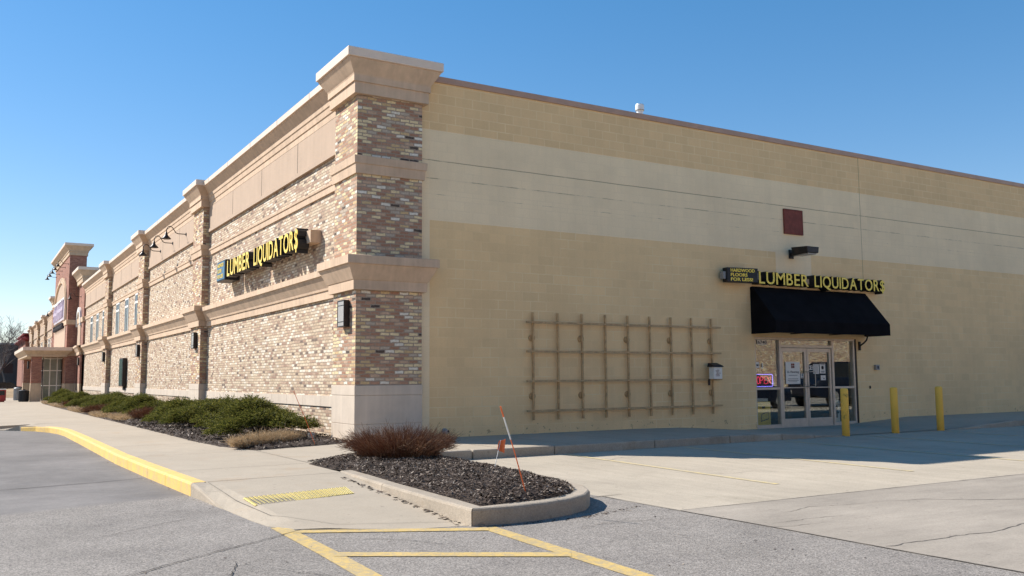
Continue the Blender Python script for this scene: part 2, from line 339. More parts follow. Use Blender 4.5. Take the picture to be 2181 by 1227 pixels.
# asphalt lot; the far part falls gently with the sidewalk
b = MB(); b.add([(-60, -60, LOT), (-.14, -60, LOT), (-.14, 5, LOT), (-60, 5, LOT), (-.14, 140, LOT-.35), (-60, 140, LOT-.35)], [(0, 1, 2, 3), (3, 2, 4, 5)]); struct(b.obj('asphalt_lot', 'asphalt'))
b = MB(); b.add([(-.14, -60, LOT), (90, -60, LOT), (90, 1, LOT), (-.14, 1, LOT)], [(0, 1, 2, 3)]); struct(b.obj('concrete_lot', 'slab'))
sheet('grey_concrete_lane', [(-.14, -60), (90, -60), (90, -9.38), (-.14, -9.32)], LOT+.004, 'slab2')
def xl(y):     # street side edge of the sidewalk
    P = [(-9.0, -2.19), (-8.87, -2.8), (-8.61, -3.31), (-8.27, -3.78), (-7.98, -3.93), (-7.56, -3.97), (-6.48, -4.01), (-5.3, -4.05), (-3, -4.14), (0, -4.2), (8.6, -4.22), (9.6, -4.27), (10.6, -4.4), (11.6, -4.68), (12.3, -5.05), (12.9, -5.7), (13.2, -7.5), (13.3, -60)]
    for (a, xa), (c, xc) in zip(P, P[1:]):
        if y <= c: return xa + (xc-xa)*(y-a)/(c-a)
    return -60
def ramp_z(x, y):
    if y > 12.3 and x < -4.7: return zg(y)-.125*max(0, min(1, 1-(y-13.1)/2.2))*min(1, (-4.7-x)/.5)
    if y > -5.2: return zg(y)
    c = -.147*min(1, (-5.2-y)/3.6)
    e = -.147*min(1, max(0, (-5.3-y)/1.3)); t_ = max(0, min(1, (x-xl(y))/.22)) if y > -8.3 else 1
    return e*(1-t_) + c*t_
ys = [-9.0, -8.95, -8.87, -8.75, -8.61, -8.45, -8.27, -8.1, -7.98, -7.56, -7, -6.6, -6.3, -6, -5.7, -5.5, -5.3, -5.2, -4.5, -3.8, -3.1, -3.0, -2, -1, 0, 2, 5, 8.6, 9.1, 9.6, 10.1, 10.6, 11.1, 11.6, 12, 12.3, 12.6, 12.9, 13.05, 13.2, 13.3, 13.7, 14.2, 14.7, 15.3, 20, 40, 52, 64, 75]
b = MB(); nc = 14; vs = []; fs = []
for y in ys:
    a = xl(y); e = -2.3 if y < -5.2 else (-2.16 if y < -3.1 else .3)
    if y < -5.2: e = -2.16 - .18*min(1, (-5.2-y)/2.5)
    for k in range(nc+1):
        f = k/nc; x = a + (e-a)*f if a > -30 else (a+(e-a)*f**.15)
        vs.append((x, y, ramp_z(x, y)))
for r in range(len(ys)-1):
    for k in range(nc): i = r*(nc+1)+k; fs.append((i, i+1, i+nc+2, i+nc+1))
b.add(vs, fs)
# skirt along the street edge
for r in range(len(ys)-1):
    p, q = vs[r*(nc+1)], vs[(r+1)*(nc+1)]; b.add([p, q, (q[0], q[1], -.5), (p[0], p[1], -.5)], [(0, 1, 2, 3)])
struct(b.obj('sidewalk', 'concrete'))
# side sidewalk along the block wall, dropping at the door
def sz(x):
    P = [(-.5, 0), (7.2, 0), (8.4, -.02), (10.2, -.142), (14.1, -.142), (15.4, -.075), (16.8, 0), (80, 0)]
    for (a, za), (c, zc) in zip(P, P[1:]):
        if x <= c: return za + (zc-za)*(x-a)/(c-a)
    return 0
xs_ = [-.05, 1, 2.5, 4.8, 6.9, 7.6, 8.2, 8.8, 9.4, 10, 10.3, 12, 14, 14.5, 15, 15.5, 16.2, 16.8, 20, 40, 80]
b = MB()
for a, c in zip(xs_, xs_[1:]):
    y0 = lambda x: -2.86 if x < 5 else -2.74
    b.add([(a, y0(a), sz(a)+.003), (c, y0(c), sz(c)+.003), (c, .2, sz(c)+.003), (a, .2, sz(a)+.003)], [(0, 1, 2, 3)])
struct(b.obj('side_sidewalk', 'concrete'))
# kerbs
def kerb_run(name, pts, wid, m, ztop, zbot=-.4, gap=.006, inward=1, bev=.018, lab=None):
    b = MB()
    for (p, q) in zip(pts, pts[1:]):
        p = Vector(p); q = Vector(q); d = (q-p).normalized(); n = Vector((-d.y, d.x))*wid*inward
        if gap: p = p + d*gap; q = q - d*gap
        tz = [ztop(v) if callable(ztop) else ztop for v in (p, q, q+n, p+n)]
        b.add([(p.x, p.y, zbot), (q.x, q.y, zbot), (q.x+n.x, q.y+n.y, zbot), (p.x+n.x, p.y+n.y, zbot), (p.x, p.y, tz[0]), (q.x, q.y, tz[1]), (q.x+n.x, q.y+n.y, tz[2]), (p.x+n.x, p.y+n.y, tz[3])],
              [(0, 3, 2, 1), (4, 5, 6, 7), (0, 1, 5, 4), (1, 2, 6, 5), (2, 3, 7, 6), (3, 0, 4, 7)] if inward > 0 else [(0, 1, 2, 3), (7, 6, 5, 4), (4, 5, 1, 0), (5, 6, 2, 1), (6, 7, 3, 2), (7, 4, 0, 3)])
    return struct(b.obj(name, m, bevel=bev))
def poly_kerb(name, outer, wid, m, ztop, gaps=(), zbot=-.4):
    """one continuous kerb: outer edge polyline, top face inwards (to the left of travel)"""
    o = [Vector(p) for p in outer]; inn = []
    for i, p in enumerate(o):
        a = (o[min(i+1, len(o)-1)] - o[max(i-1, 0)]).normalized(); inn.append(p + Vector((-a.y, a.x))*wid)
    b = MB(); start = 0; cuts = sorted(set([0, *gaps, len(o)-1]))
    for s0, s1 in zip(cuts, cuts[1:]):
        rings = []
        for i in range(s0, s1+1):
            p, q = o[i], inn[i]
            if i == s0 and s0: d = (o[i+1]-o[i]).normalized()*.01; p = p+d; q = q+d
            z = ztop(p) if callable(ztop) else ztop; r = .025; u = (q-p).normalized()*r
            rings.append([(p.x, p.y, zbot), (p.x, p.y, z-r), (p.x+u.x*.3, p.y+u.y*.3, z-r*.3), (p.x+u.x, p.y+u.y, z), (q.x, q.y, z), (q.x, q.y, zbot)])
        b.loft(rings)
    return struct(b.obj(name, m))
# yellow kerb
yk = [(-5.0, 12.2), (-4.68, 11.6), (-4.4, 10.6), (-4.27, 9.6), (-4.22, 8.6)] + [(-4.22, y) for y in (5.5, 3, 1, -.5)] + [(-4.19, -1.4), (-4.15, -2.9), (-4.11, -4.0), (-4.06, -5.3)]
poly_kerb('yellow_kerb', [(x-.012, y) for x, y in yk], .17, 'ykerb', lambda p: (zg(p.y)+.006 if p.y < 11.5 else zg(p.y)-.05*(p.y-11.5)), gaps=(3, 5, 6, 7, 8, 9, 10, 11))
poly_kerb('kerb', [(-4.072, -5.31), (-4.045, -5.7), (-4.03, -6.1), (-4.02, -6.6)], .15, 'kerb', lambda p: .006 - .155*max(0, (-5.3-p.y)/1.3))
def wk(p): return sz(p.x)+.006
kx = [-.02, .9, 2.54, 4.87, 6.9, 8.4, 9.4, 10.4]
for a, c in zip(kx, kx[1:]):
    yy = lambda x: -3.04 + max(0, min(.16, (x-3)*.04))
    kerb_run('side_kerb', [(a, yy(a)), (c, yy(c))], .17, 'kerb', wk, gap=.008, bev=.022)
for a, c in ((14.1, 15.4), (15.4, 16.9), (16.9, 19.9), (19.9, 22.9), (22.9, 25.9), (25.9, 40)): kerb_run('side_kerb', [(a, -2.9), (c, -2.95)], .17, 'kerb', wk, bev=.022)
# planting island
isl = [(-2.16, -5.05), (-2.20, -5.8), (-2.27, -6.7), (-2.31, -7.5), (-2.35, -8.4), (-2.37, -9.02), (-1.95, -9.07), (-1.55, -9.03), (-1.2, -8.93), (-.9, -8.76), (-.66, -8.5), (-.48, -8.15), (-.36, -7.7), (-.26, -7.0), (-.18, -6.2), (-.12, -5.2), (-.08, -4.2), (-.05, -3.04)]
b_isl = poly_kerb('island_kerb', isl, .16, 'kerb', lambda p: .012, gaps=(2, 5, 14, 16))
inner = [(-2.03, -4.9), (-2.04, -5.8), (-2.11, -6.7), (-2.15, -7.5), (-2.19, -8.4), (-2.16, -8.86), (-1.95, -8.91), (-1.55, -8.87), (-1.25, -8.78), (-1.0, -8.62), (-.8, -8.4), (-.63, -8.1), (-.52, -7.7), (-.42, -7.0), (-.34, -6.2), (-.28, -5.2), (-.24, -4.2), (-.2, -3.1), (-1.15, -3.05), (-2.17, -3.75), (-2.15, -4.4)]
def inpoly(x, y, P):
    c = False; j = len(P)-1
    for i in range(len(P)):
        if (P[i][1] > y) != (P[j][1] > y) and x < (P[j][0]-P[i][0])*(y-P[i][1])/(P[j][1]-P[i][1])+P[i][0]: c = not c
        j = i
    return c
def edge_dist(x, y, P):
    best = 9
    for (a, b_), (c, d) in zip(P, P[1:]+P[:1]):
        dx, dy = c-a, d-b_; t_ = max(0, min(1, ((x-a)*dx+(y-b_)*dy)/(dx*dx+dy*dy))); best = min(best, math.hypot(x-a-t_*dx, y-b_-t_*dy))
    return best
def mulch_bed(name, P, h, step, z0, n_chips, sizes=(.02, .06)):
    xs = [p[0] for p in P]; ys2 = [p[1] for p in P]
    def hz(x, y): return z0(y) + h*min(1, edge_dist(x, y, P)/.45)**.6 + .012*math.sin(x*9)*math.sin(y*7)
    b = MB(); cx = sum(xs)/len(xs)
    nr = 5; # concentric rings towards a medial line
    ymid = lambda y: y
    rings = []
    for k in range(nr+1):
        f = 1-k/nr; ring = []
        for x, y in P:
            mx_ = cx; my = max(min(ys2)+.9, min(max(ys2)-.9, y)); X = mx_+(x-mx_)*f; Y = my+(y-my)*f; ring.append((X, Y, hz(X, Y) if k else z0(Y)-.02))
        rings.append(ring)
    n = len(P); vs = [p for r in rings for p in r]; fs = []
    for k in range(nr):
        for i in range(n): j = (i+1) % n; fs.append((k*n+i, k*n+j, (k+1)*n+j, (k+1)*n+i))
    fs.append(tuple(nr*n+i for i in range(n))); b.add(vs, fs); struct(b.obj(name, 'mulch'))
    V = []; Fc = []; k = 0; tries = 0
    while k < n_chips and tries < n_chips*8:
        tries += 1; x = random.uniform(min(xs), max(xs)); y = random.uniform(min(ys2), max(ys2))
        if not inpoly(x, y, P): continue
        if random.random() > 1.2-max(0, y)/14: continue
        L = random.uniform(*sizes)*(1+max(0, y)*.06); W = L*random.uniform(.2, .5); a = random.uniform(0, 6.28)
        tl = random.gauss(0, .35); tl2 = random.gauss(0, .35); z = hz(x, y)+.004+random.random()*.018
        dx = Vector((math.cos(a), math.sin(a), tl))*L; dy = Vector((-math.sin(a), math.cos(a), tl2))*W; c = Vector((x, y, z)); i = len(V)
        V += [c-dx-dy*.6, c+dx*.9-dy, c+dx+dy*.7, c-dx*.8+dy]; Fc.append((i, i+1, i+2, i+3)); k += 1
    o = raw_mesh('mulch_chips', np.array(V), np.array(Fc), 'chip'); tag(o, kind='stuff'); return o, hz
o, isl_z = mulch_bed('island_mulch', inner, .085, .2, lambda y: .012, 26000, (.006, .022))
tag(o, 'dark bark chips heaped in the kerbed planting island', 'mulch')
bed = [(-.45, -.30), (-2.13, -.9), (-2.45, .5), (-2.53, 2), (-2.54, 6), (-2.54, 12), (-2.54, 20), (-2.54, 30), (-2.45, 44), (-2.2, 49.5), (.2, 49.5), (.2, 30), (.2, 20), (.2, 12), (.2, 6), (.2, 2), (.2, 1.4), (-.02, 1.35), (-.05, .1)]
o, bed_z = mulch_bed('planting_bed_mulch', bed, .05, .2, lambda y: zg(y)+.012, 16000, (.008, .03))
tag(o, 'bark chips in the long planting bed beside the brick facade', 'mulch')
# chips spilled beside the island kerb
V = []; Fc = []
for k in range(110):
    y = random.uniform(-8.9, -5.6); x = -2.36 + .07*(y+8.5)/3 - abs(random.gauss(0, .035)); L = random.uniform(.01, .035); a = random.uniform(0, 6.3); z = ramp_z(x, y)+.006; i = len(V)
    dx = Vector((math.cos(a), math.sin(a), random.gauss(0, .15)))*L; dy = Vector((-math.sin(a), math.cos(a), 0))*L*.4; c = Vector((x, y, z)); V += [c-dx-dy, c+dx-dy, c+dx+dy, c-dx+dy]; Fc.append((i, i+1, i+2, i+3))
tag(raw_mesh('spilled_chips', np.array(V), np.array(Fc), 'chip'), 'bark chips spilled along the foot of the island kerb', 'mulch', kind='stuff')
# painted marks, joints, cracks: thin sheets draped just above the paving
def ribbon(name, pts, wid, m, zf, jag=0, lift=.004, taper=False, sub=0):
    P = [Vector(p) for p in pts]
    if sub:
        Q = []
        for p, q in zip(P, P[1:]):
            n = max(1, int((q-p).length/sub)); Q += [p.lerp(q, k/n) for k in range(n)]
        Q.append(P[-1]); P = Q
    b = MB(); vs = []; off = 0
    for i, p in enumerate(P):
        d = (P[min(i+1, len(P)-1)]-P[max(i-1, 0)]).normalized(); n = Vector((-d.y, d.x))
        if jag: off = off*.8 + random.gauss(0, jag)
        ww = wid*(random.uniform(.5, 1.3) if jag else 1)*(max(.15, min(1, 4*min(i, len(P)-1-i)/len(P))) if taper else 1)
        for s_ in (-.5, .5):
            q = p + n*(ww*s_ + off); z = zf(q.x, q.y) if callable(zf) else zf; vs.append((q.x, q.y, z+lift))
    fs = [(2*i, 2*i+1, 2*i+3, 2*i+2) for i in range(len(P)-1)]; b.add(vs, fs); return struct(b.obj(name, m))
Lz = LOT
ribbon('painted_line', [(-3.86, -7.98+0.0-.1), (-3.90, -9.5), (-3.95, -10.6), (-4.0, -13.5)], .155, 'ypaint', Lz)
ribbon('painted_line', [(-2.27, -9.12), (-2.33, -10.3), (-2.38, -11.5), (-2.45, -13.5)], .155, 'ypaint', Lz)
ribbon('painted_line', [(-3.82, -8.40), (-2.31, -9.24)], .15, 'ypaint', Lz, lift=.006)
ribbon('painted_line', [(-3.87, -9.60), (-2.36, -10.60)], .16, 'ypaint', Lz, lift=.006)
for x0, x1 in ((2.72, 2.36), (5.45, 5.05), (8.2, 7.8), (10.9, 10.4), (13.6, 13.1), (16.3, 15.8)):
    ribbon('faded_bay_line', [(x0, -3.15), (x1, -8.3)], .09, 'ypaint_faint', Lz, lift=.005)
ribbon('pavement_joint', [(-.14, -8.0), (-.14, -20)], .016, 'joint', Lz, jag=.004, lift=.0065, sub=.25)
ribbon('pavement_joint', [(-.6, -8.02), (-.14, -8.0), (.15, -8.0)], .018, 'crack', Lz, jag=.003, lift=.0065, sub=.15)
ribbon('pavement_joint', [(-.14, -9.32), (6, -9.38), (30, -9.5)], .013, 'joint', Lz, jag=.004, lift=.0065, sub=.2)
ribbon('pavement_crack', [(-.1, -11.68), (.5, -11.73), (1.1, -11.76), (1.9, -11.68), (3.5, -11.6)], .014, 'joint', Lz, jag=.012, lift=.0065, sub=.07)
ribbon('pavement_crack', [(1.9, -10.0), (2.6, -10.16), (2.9, -10.45), (3.43, -10.78), (5, -11)], .012, 'crack', Lz, jag=.010, lift=.0065, sub=.07, taper=True)
ribbon('pavement_crack', [(2.3, -6.6), (2.8, -7.1), (3.3, -7.0), (3.9, -7.9), (4.2, -8.4)], .008, 'joint', Lz, jag=.012, lift=.0065, sub=.07, taper=True)
ribbon('pavement_crack', [(1.6, -4.6), (2.6, -4.5), (3.2, -4.2), (4.2, -4.3)], .008, 'joint', Lz, jag=.012, lift=.0065, sub=.07, taper=True)
ribbon('pavement_crack', [(-5.9, -9.9), (-5.34, -9.53), (-4.88, -9.18), (-4.3, -8.75), (-3.75, -8.33)], .013, 'crack', Lz, jag=.006, lift=.0075, sub=.05)
ribbon('pavement_crack', [(-4.9, -10.1), (-4.72, -9.85), (-4.6, -9.45)], .010, 'crack', Lz, jag=.008, lift=.007, sub=.05, taper=True)
ribbon('pavement_crack', [(-4.6, -9.7), (-4.2, -10.2), (-3.9, -10.9), (-3.6, -11.6)], .008, 'crack', Lz, jag=.012, lift=.007, sub=.06, taper=True)
ribbon('pavement_crack', [(-3.75, -8.9), (-3.1, -9.3), (-2.9, -9.9)], .008, 'crack', Lz, jag=.012, lift=.007, sub=.06, taper=True)
ribbon('pavement_crack', [(-5.5, -7.9), (-4.9, -7.4), (-4.4, -7.0), (-4.1, -6.9)], .008, 'crack', Lz, jag=.012, lift=.0065, sub=.06, taper=True)
ribbon('pavement_joint', [(-9, -4.1), (-5.95, -3.36), (-4.86, -3.14), (-4.22, -2.9)], .022, 'crack', Lz, jag=.006, lift=.0065, sub=.12)
ribbon('pavement_joint', [(-9, 1.3), (-5, 1.9), (-4.24, 2.1)], .018, 'joint', Lz, jag=.006, lift=.0065, sub=.2)
for cx_, cy_, L in ((.5, -10.4, .6), (1.2, -9.9, .8), (-.9, -9.6, .7), (.1, -10.6, .5), (-1.2, -9.5, .5)):
    ribbon('pavement_crack', [(cx_-L, cy_+random.uniform(-.2, .2)), (cx_, cy_), (cx_+L, cy_+random.uniform(-.3, .1))], .007, 'joint', Lz, jag=.012, lift=.0065, sub=.06, taper=True)
rz_ = lambda x, y: ramp_z(x, y)
for y in (-3.75, -5.25, -1.0, 1.5, 4.5, 7.5, 10.5, 14, 18, 23, 28, 34, 40):
    x1 = -2.18 if y < -3 else (-2.5 if y > -.9 else -2.2)
    ribbon('walk_joint', [(max(xl(y)+.18, -4.9), y), (x1, y+.1)], .011+.0006*max(0, y), 'joint', rz_, lift=.004, sub=.5)
ribbon('walk_joint', [(-2.11, -3.69), (-1.15, -3.0), (-.26, -2.27), (.2, -1.6)], .012, 'joint', 0, lift=.006, sub=.5)
ribbon('walk_joint', [(-2.1, -3.7), (-2.12, -.95)], .010, 'joint', 0, lift=.006, sub=.5)
ribbon('walk_joint', [(-3.88, -5.3), (-3.86, -6.5), (-3.8, -7.6), (-3.4, -8.35), (-2.4, -8.72)], .005, 'joint', rz_, lift=.005, sub=.2)
for x in (1.5, 3.0, 4.5, 6.0, 7.5, 9.4, 11, 12.5, 14): ribbon('walk_joint', [(x, -2.85), (x, .1)], .012, 'joint', lambda a, b_: sz(a)+.003, lift=.005)
# tactile strip: panels of truncated domes in rows
b = MB(); q = [Vector((-3.80, -7.03)), Vector((-2.64, -6.80)), Vector((-2.56, -6.33)), Vector((-3.80, -6.56))]
nn = 24
b.add([(v.x, v.y, ramp_z(v.x, v.y)+.006) for v in q], [(0, 1, 2, 3)])
tl = b.obj('tactile_strip', 'tile'); struct(tl)
b = MB()
for i in range(nn):
    for j in range(10):
        u = (i+.5)/nn; v = (j+.5)/10; p = q[0].lerp(q[1], u).lerp(q[3].lerp(q[2], u), v)
        z = ramp_z(p.x, p.y)+.006; b.lathe(p.x, p.y, [(z, .013), (z+.006, .008)], 8)
b.obj('dome', 'tile', tl)
b = MB()
for i in range(1, nn):
    u = i/nn; p = q[0].lerp(q[1], u); r = q[3].lerp(q[2], u); b.add([(p.x-.004, p.y, ramp_z(p.x, p.y)+.010), (p.x+.004, p.y, ramp_z(p.x, p.y)+.010), (r.x+.004, r.y, ramp_z(r.x, r.y)+.010), (r.x-.004, r.y, ramp_z(r.x, r.y)+.010)], [(0, 1, 2, 3)])
b.obj('groove', 'joint', tl)

# grit and leaf crumbs gathered along the kerbs
V = []; Fc = []
for k in range(420):
    u = random.random()
    if u < .5: x = random.uniform(-2.3, -.3); y = -9.1+.3*max(0, x+1.2) - abs(random.gauss(0, .05)); z = LOT+.004
    elif u < .8: y = random.uniform(-6.5, 6); x = xl(y)-.03-abs(random.gauss(0, .07)); z = LOT+.004
    else: x = random.uniform(-6, -.3); y = random.uniform(-13, -9.2); z = LOT+.004
    L = random.uniform(.004, .013); a = random.uniform(0, 6.3); i = len(V); c = Vector((x, y, z))
    dx = Vector((math.cos(a), math.sin(a), random.gauss(0, .2)))*L; dy = Vector((-math.sin(a), math.cos(a), .1))*L*.6; V += [c-dx-dy, c+dx-dy, c+dx+dy, c-dx+dy]; Fc.append((i, i+1, i+2, i+3))
tag(raw_mesh('kerb_grit', np.array(V), np.array(Fc), 'chip'), 'scattered grit and crumbs of bark on the asphalt by the kerbs', 'grit', kind='stuff')
# ---------------------------------------------------------------- main building
S = thing('store_building', 'long flat roofed store with antique brick front and tan painted block side', 'building')
CROWN = [(6.79, .09), (6.79, .10), (7.02, .10), (7.02, .13), (7.14, .13), (7.17, .14), (7.20, .16), (7.41, .29), (7.44, .29)]
CAP = [(7.44, .33), (7.62, .33)]
def pilaster(x0, x1, y0, y1, par, brick='antique', full=True, base_m='stone', zb=-.45):
    p = MB().box(x0, x1, y0, y1, 1.06, 6.82).obj('pilaster', brick, par)
    MB().rings(x0, x1, y0, y1, CROWN).obj('crown', 'cornice', p)
    MB().rings(x0, x1, y0, y1, CAP).obj('coping', 'coping', p, bevel=.008)
    MB().rings(x0, x1, y0, y1, [(5.205, .03), (5.205, .04), (5.39, .055), (5.40, .075), (5.55, .085), (5.56, .06)]).obj('band', 'cornice', p)
    MB().rings(x0, x1, y0, y1, [(2.915, .07), (2.915, .08), (3.10, .085), (3.11, .10), (3.39, .24), (3.40, .27), (3.56, .27), (3.57, .24)]).obj('cornice', 'cornice', p)
    g = .012
    b = MB(); b.box(x0-g, x1+g, y0-g, y1+g, zb, .325); b.box(x0-g, x1+g, y0-g, y1+g, .331, .875); b.box(x0-g*1.3, x1+g*1.3, y0-g*1.3, y1+g*1.3, .881, 1.07); b.box(x0, x1, y0, y1, .3, 1.0)
    b.obj('stone_base', base_m, p, bevel=.006)
    return p
def bay(y0, y1, par, windows=(), brick='antique_sunlit', x=.22):
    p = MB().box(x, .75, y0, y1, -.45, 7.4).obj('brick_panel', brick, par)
    pr = [(x+.3, 6.80), (x-.05, 6.80), (x-.055, 6.94), (x-.075, 6.95), (x-.09, 7.08), (x-.11, 7.10), (x-.12, 7.20), (x-.27, 7.40), (x-.27, 7.42), (x+.3, 7.42)]
    MB().prism_y(pr, y0, y1).obj('crown', 'cornice', p)
    MB().box(x-.31, x+.4, y0, y1, 7.42, 7.56).obj('coping', 'coping', p)
    n = max(2, int((y1-y0)/2.3))
    for k in range(n):
        yy = y0+(y1-y0)*(k+.6)/n; MB().box(x-.3125, x-.309, yy-.006, yy+.006, 7.425, 7.56).obj('coping_joint', 'seam', p)
    MB().box(x-.045, x+.2, y0, y1, 6.06, 6.80).obj('stucco_panel', 'eifs', p)
    MB().box(x-.075, x+.2, y0, y1, 5.96, 6.06).obj('stucco_sill', 'eifs', p)
    n = max(2, int(round((y1-y0)/2.9)))
    for k in range(1, n):
        yy = y0+(y1-y0)*k/n; MB().box(x-.049, x-.03, yy-.008, yy+.008, 6.062, 6.79).obj('seam', 'seam', p)
    MB().prism_y([(x+.2, 5.20), (x-.04, 5.20), (x-.045, 5.34), (x-.065, 5.35), (x-.07, 5.40), (x+.2, 5.43)], y0, y1).obj('band', 'cornice', p)
    MB().prism_y([(x+.2, 2.90), (x-.06, 2.90), (x-.065, 3.07), (x-.09, 3.08), (x-.10, 3.13), (x-.23, 3.36), (x-.26, 3.37), (x-.26, 3.50), (x+.2, 3.53)], y0, y1).obj('cornice', 'cornice', p)
    b = MB(); L = (y1-y0); n = int(L/1.2)
    for k in range(n): b.box(x-.03, x+.1, y0+L*k/n+.005, y0+L*(k+1)/n-.005, .62, .845)
    b.obj('stone_band', 'stone', p)
    for (a, c) in windows:
        wdw = MB().box(x-.03, x+.06, a-.06, a, 3.5, 5.2).box(x-.03, x+.06, c, c+.06, 3.5, 5.2).box(x-.03, x+.06, a, c, 5.12, 5.2).box(x-.035, x+.06, a, c, 4.74, 4.84).obj('window', 'white', par)
        MB().box(x-.012, x+.04, a+.001, c-.001, 3.5, 5.119).obj('pane', 'darkglass', wdw)
        MB().box(x-.022, x+.045, (a+c)/2-.035, (a+c)/2+.035, 3.5, 5.118).obj('mullion', 'grey', wdw)
pilaster(0, 1.40, 0, 1.25, S)
PY = [13.55, 24.93, 36.35]
for y in PY: pilaster(0, .7, y, y+1.45, S)
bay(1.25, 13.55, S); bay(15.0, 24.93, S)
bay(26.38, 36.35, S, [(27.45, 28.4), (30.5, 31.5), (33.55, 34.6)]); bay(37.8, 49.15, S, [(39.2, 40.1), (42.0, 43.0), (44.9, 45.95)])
# block side wall with the door opening
OX0, OX1, OZ = 10.80, 14.72, 2.19
b = MB(); b.box(1.35, OX0, .12, .42, -.45, 7.36); b.box(OX1, 62, .12, .42, -.45, 7.36); b.box(OX0, OX1, .12, .42, OZ, 7.36)
b.obj('block_wall', 'block', S)
MB().box(1.30, 62, .085, .6, 7.36, 7.49).obj('wall_coping', 'coping_tan', S, bevel=.006)
b = MB(); b.box(.6, 62, .42, 50, 6.5, 6.6); b.obj('roof', 'grey', S)
b = MB(); b.box(61.7, 62, .42, 50, -.45, 7.3); b.obj('back_wall', 'block', S)
# storefront
yf = .20
def frame_box(b, x0, x1, z0, z1, d=.05): b.box(x0, x1, yf-d, yf+d, z0, z1)
SB = -.142
sf = MB()
sf.box(OX0, OX1, yf-.06, yf+.08, OZ-.06, OZ-.001)
for xa, xb in ((OX0+.001, OX0+.05), (11.70, 11.77), (13.72, 13.80), (OX1-.12, OX1-.06)): sf.box(xa, xb, yf-.06, yf+.06, SB, OZ-.061)
sf.box(OX0+.05, 11.70, yf-.05, yf+.05, .84, .90); sf.box(13.80, OX1-.12, yf-.05, yf+.05, .84, .90)
sf.box(OX0+.05, 11.70, yf-.05, yf+.05, SB, SB+.09); sf.box(13.80, OX1-.12, yf-.05, yf+.05, SB, SB+.09)
sf.box(11.77, 13.72, yf-.055, yf+.05, 1.93, 2.0)
sff = sf.obj('storefront_frame', 'alu', S, bevel=.005)
for xa, xb, za, zb_ in ((OX0+.05, 11.70, .90, OZ-.06), (OX0+.05, 11.70, SB+.09, .84), (13.80, OX1-.12, .90, OZ-.06), (13.80, OX1-.12, SB+.09, .84), (11.77, 13.72, 2.0, OZ-.06)):
    MB().box(xa, xb, yf-.004, yf+.004, za, zb_).obj('pane', 'glass', sff)
MB().box(OX1-.058, OX1-.001, yf-.07, yf+.1, SB, OZ-.002).obj('jamb', 'bronze', S)
for k, (xa, xb) in enumerate(((11.78, 12.74), (12.75, 13.71))):
    d = MB(); d.box(xa, xa+.075, yf-.035, yf+.03, SB+.012, 1.92); d.box(xb-.075, xb, yf-.035, yf+.03, SB+.012, 1.92); d.box(xa+.075, xb-.075, yf-.035, yf+.03, 1.82, 1.92); d.box(xa+.075, xb-.075, yf-.035, yf+.03, SB+.012, .08); d.box(xa+.075, xb-.075, yf-.03, yf+.03, .87, .895)
    d = d.obj('door', 'alu', S, bevel=.004); MB().box(xa+.075, xb-.075, yf-.003, yf+.003, .08, 1.82).obj('pane', 'glass', d)
    hx = xb-.05 if k == 0 else xa+.05; s_ = -1 if k == 0 else 1
    MB().tube([(hx, yf-.03, 1.30), (hx, yf-.10, 1.30), (hx+s_*.02, yf-.115, 1.28), (hx+s_*.02, yf-.115, .92), (hx, yf-.10, .90), (hx, yf-.03, .90)] if k == 0 else [(hx, yf-.03, 1.30), (hx+.02, yf-.10, 1.30), (hx+.16, yf-.115, 1.30), (hx+.17, yf-.115, 1.26), (hx+.17, yf-.115, .94), (hx+.16, yf-.115, .90), (hx+.02, yf-.10, .90), (hx, yf-.03, .90)], .013, 8).obj('handle', 'alu', d, smooth=True)
MB().box(OX0, OX1, .10, .42, -.45, SB+.011).obj('threshold', 'alu', S)
# interior shell
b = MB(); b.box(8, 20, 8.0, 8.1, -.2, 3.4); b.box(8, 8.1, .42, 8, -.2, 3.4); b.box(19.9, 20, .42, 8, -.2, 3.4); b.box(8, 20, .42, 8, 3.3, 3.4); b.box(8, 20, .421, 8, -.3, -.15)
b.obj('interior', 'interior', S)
b = MB()
for k in range(5):
    xx = 11.9+k*.9; b.box(xx, xx+.7, 3.2, 3.6, -.15, 1.1+.15*(k % 2)); 
b.obj('display_shelf', 'bronze', S)
MB().box(11.0, 12.4, 1.8, 1.85, .3, 1.25).obj('red_partition', 'redpaint', S)
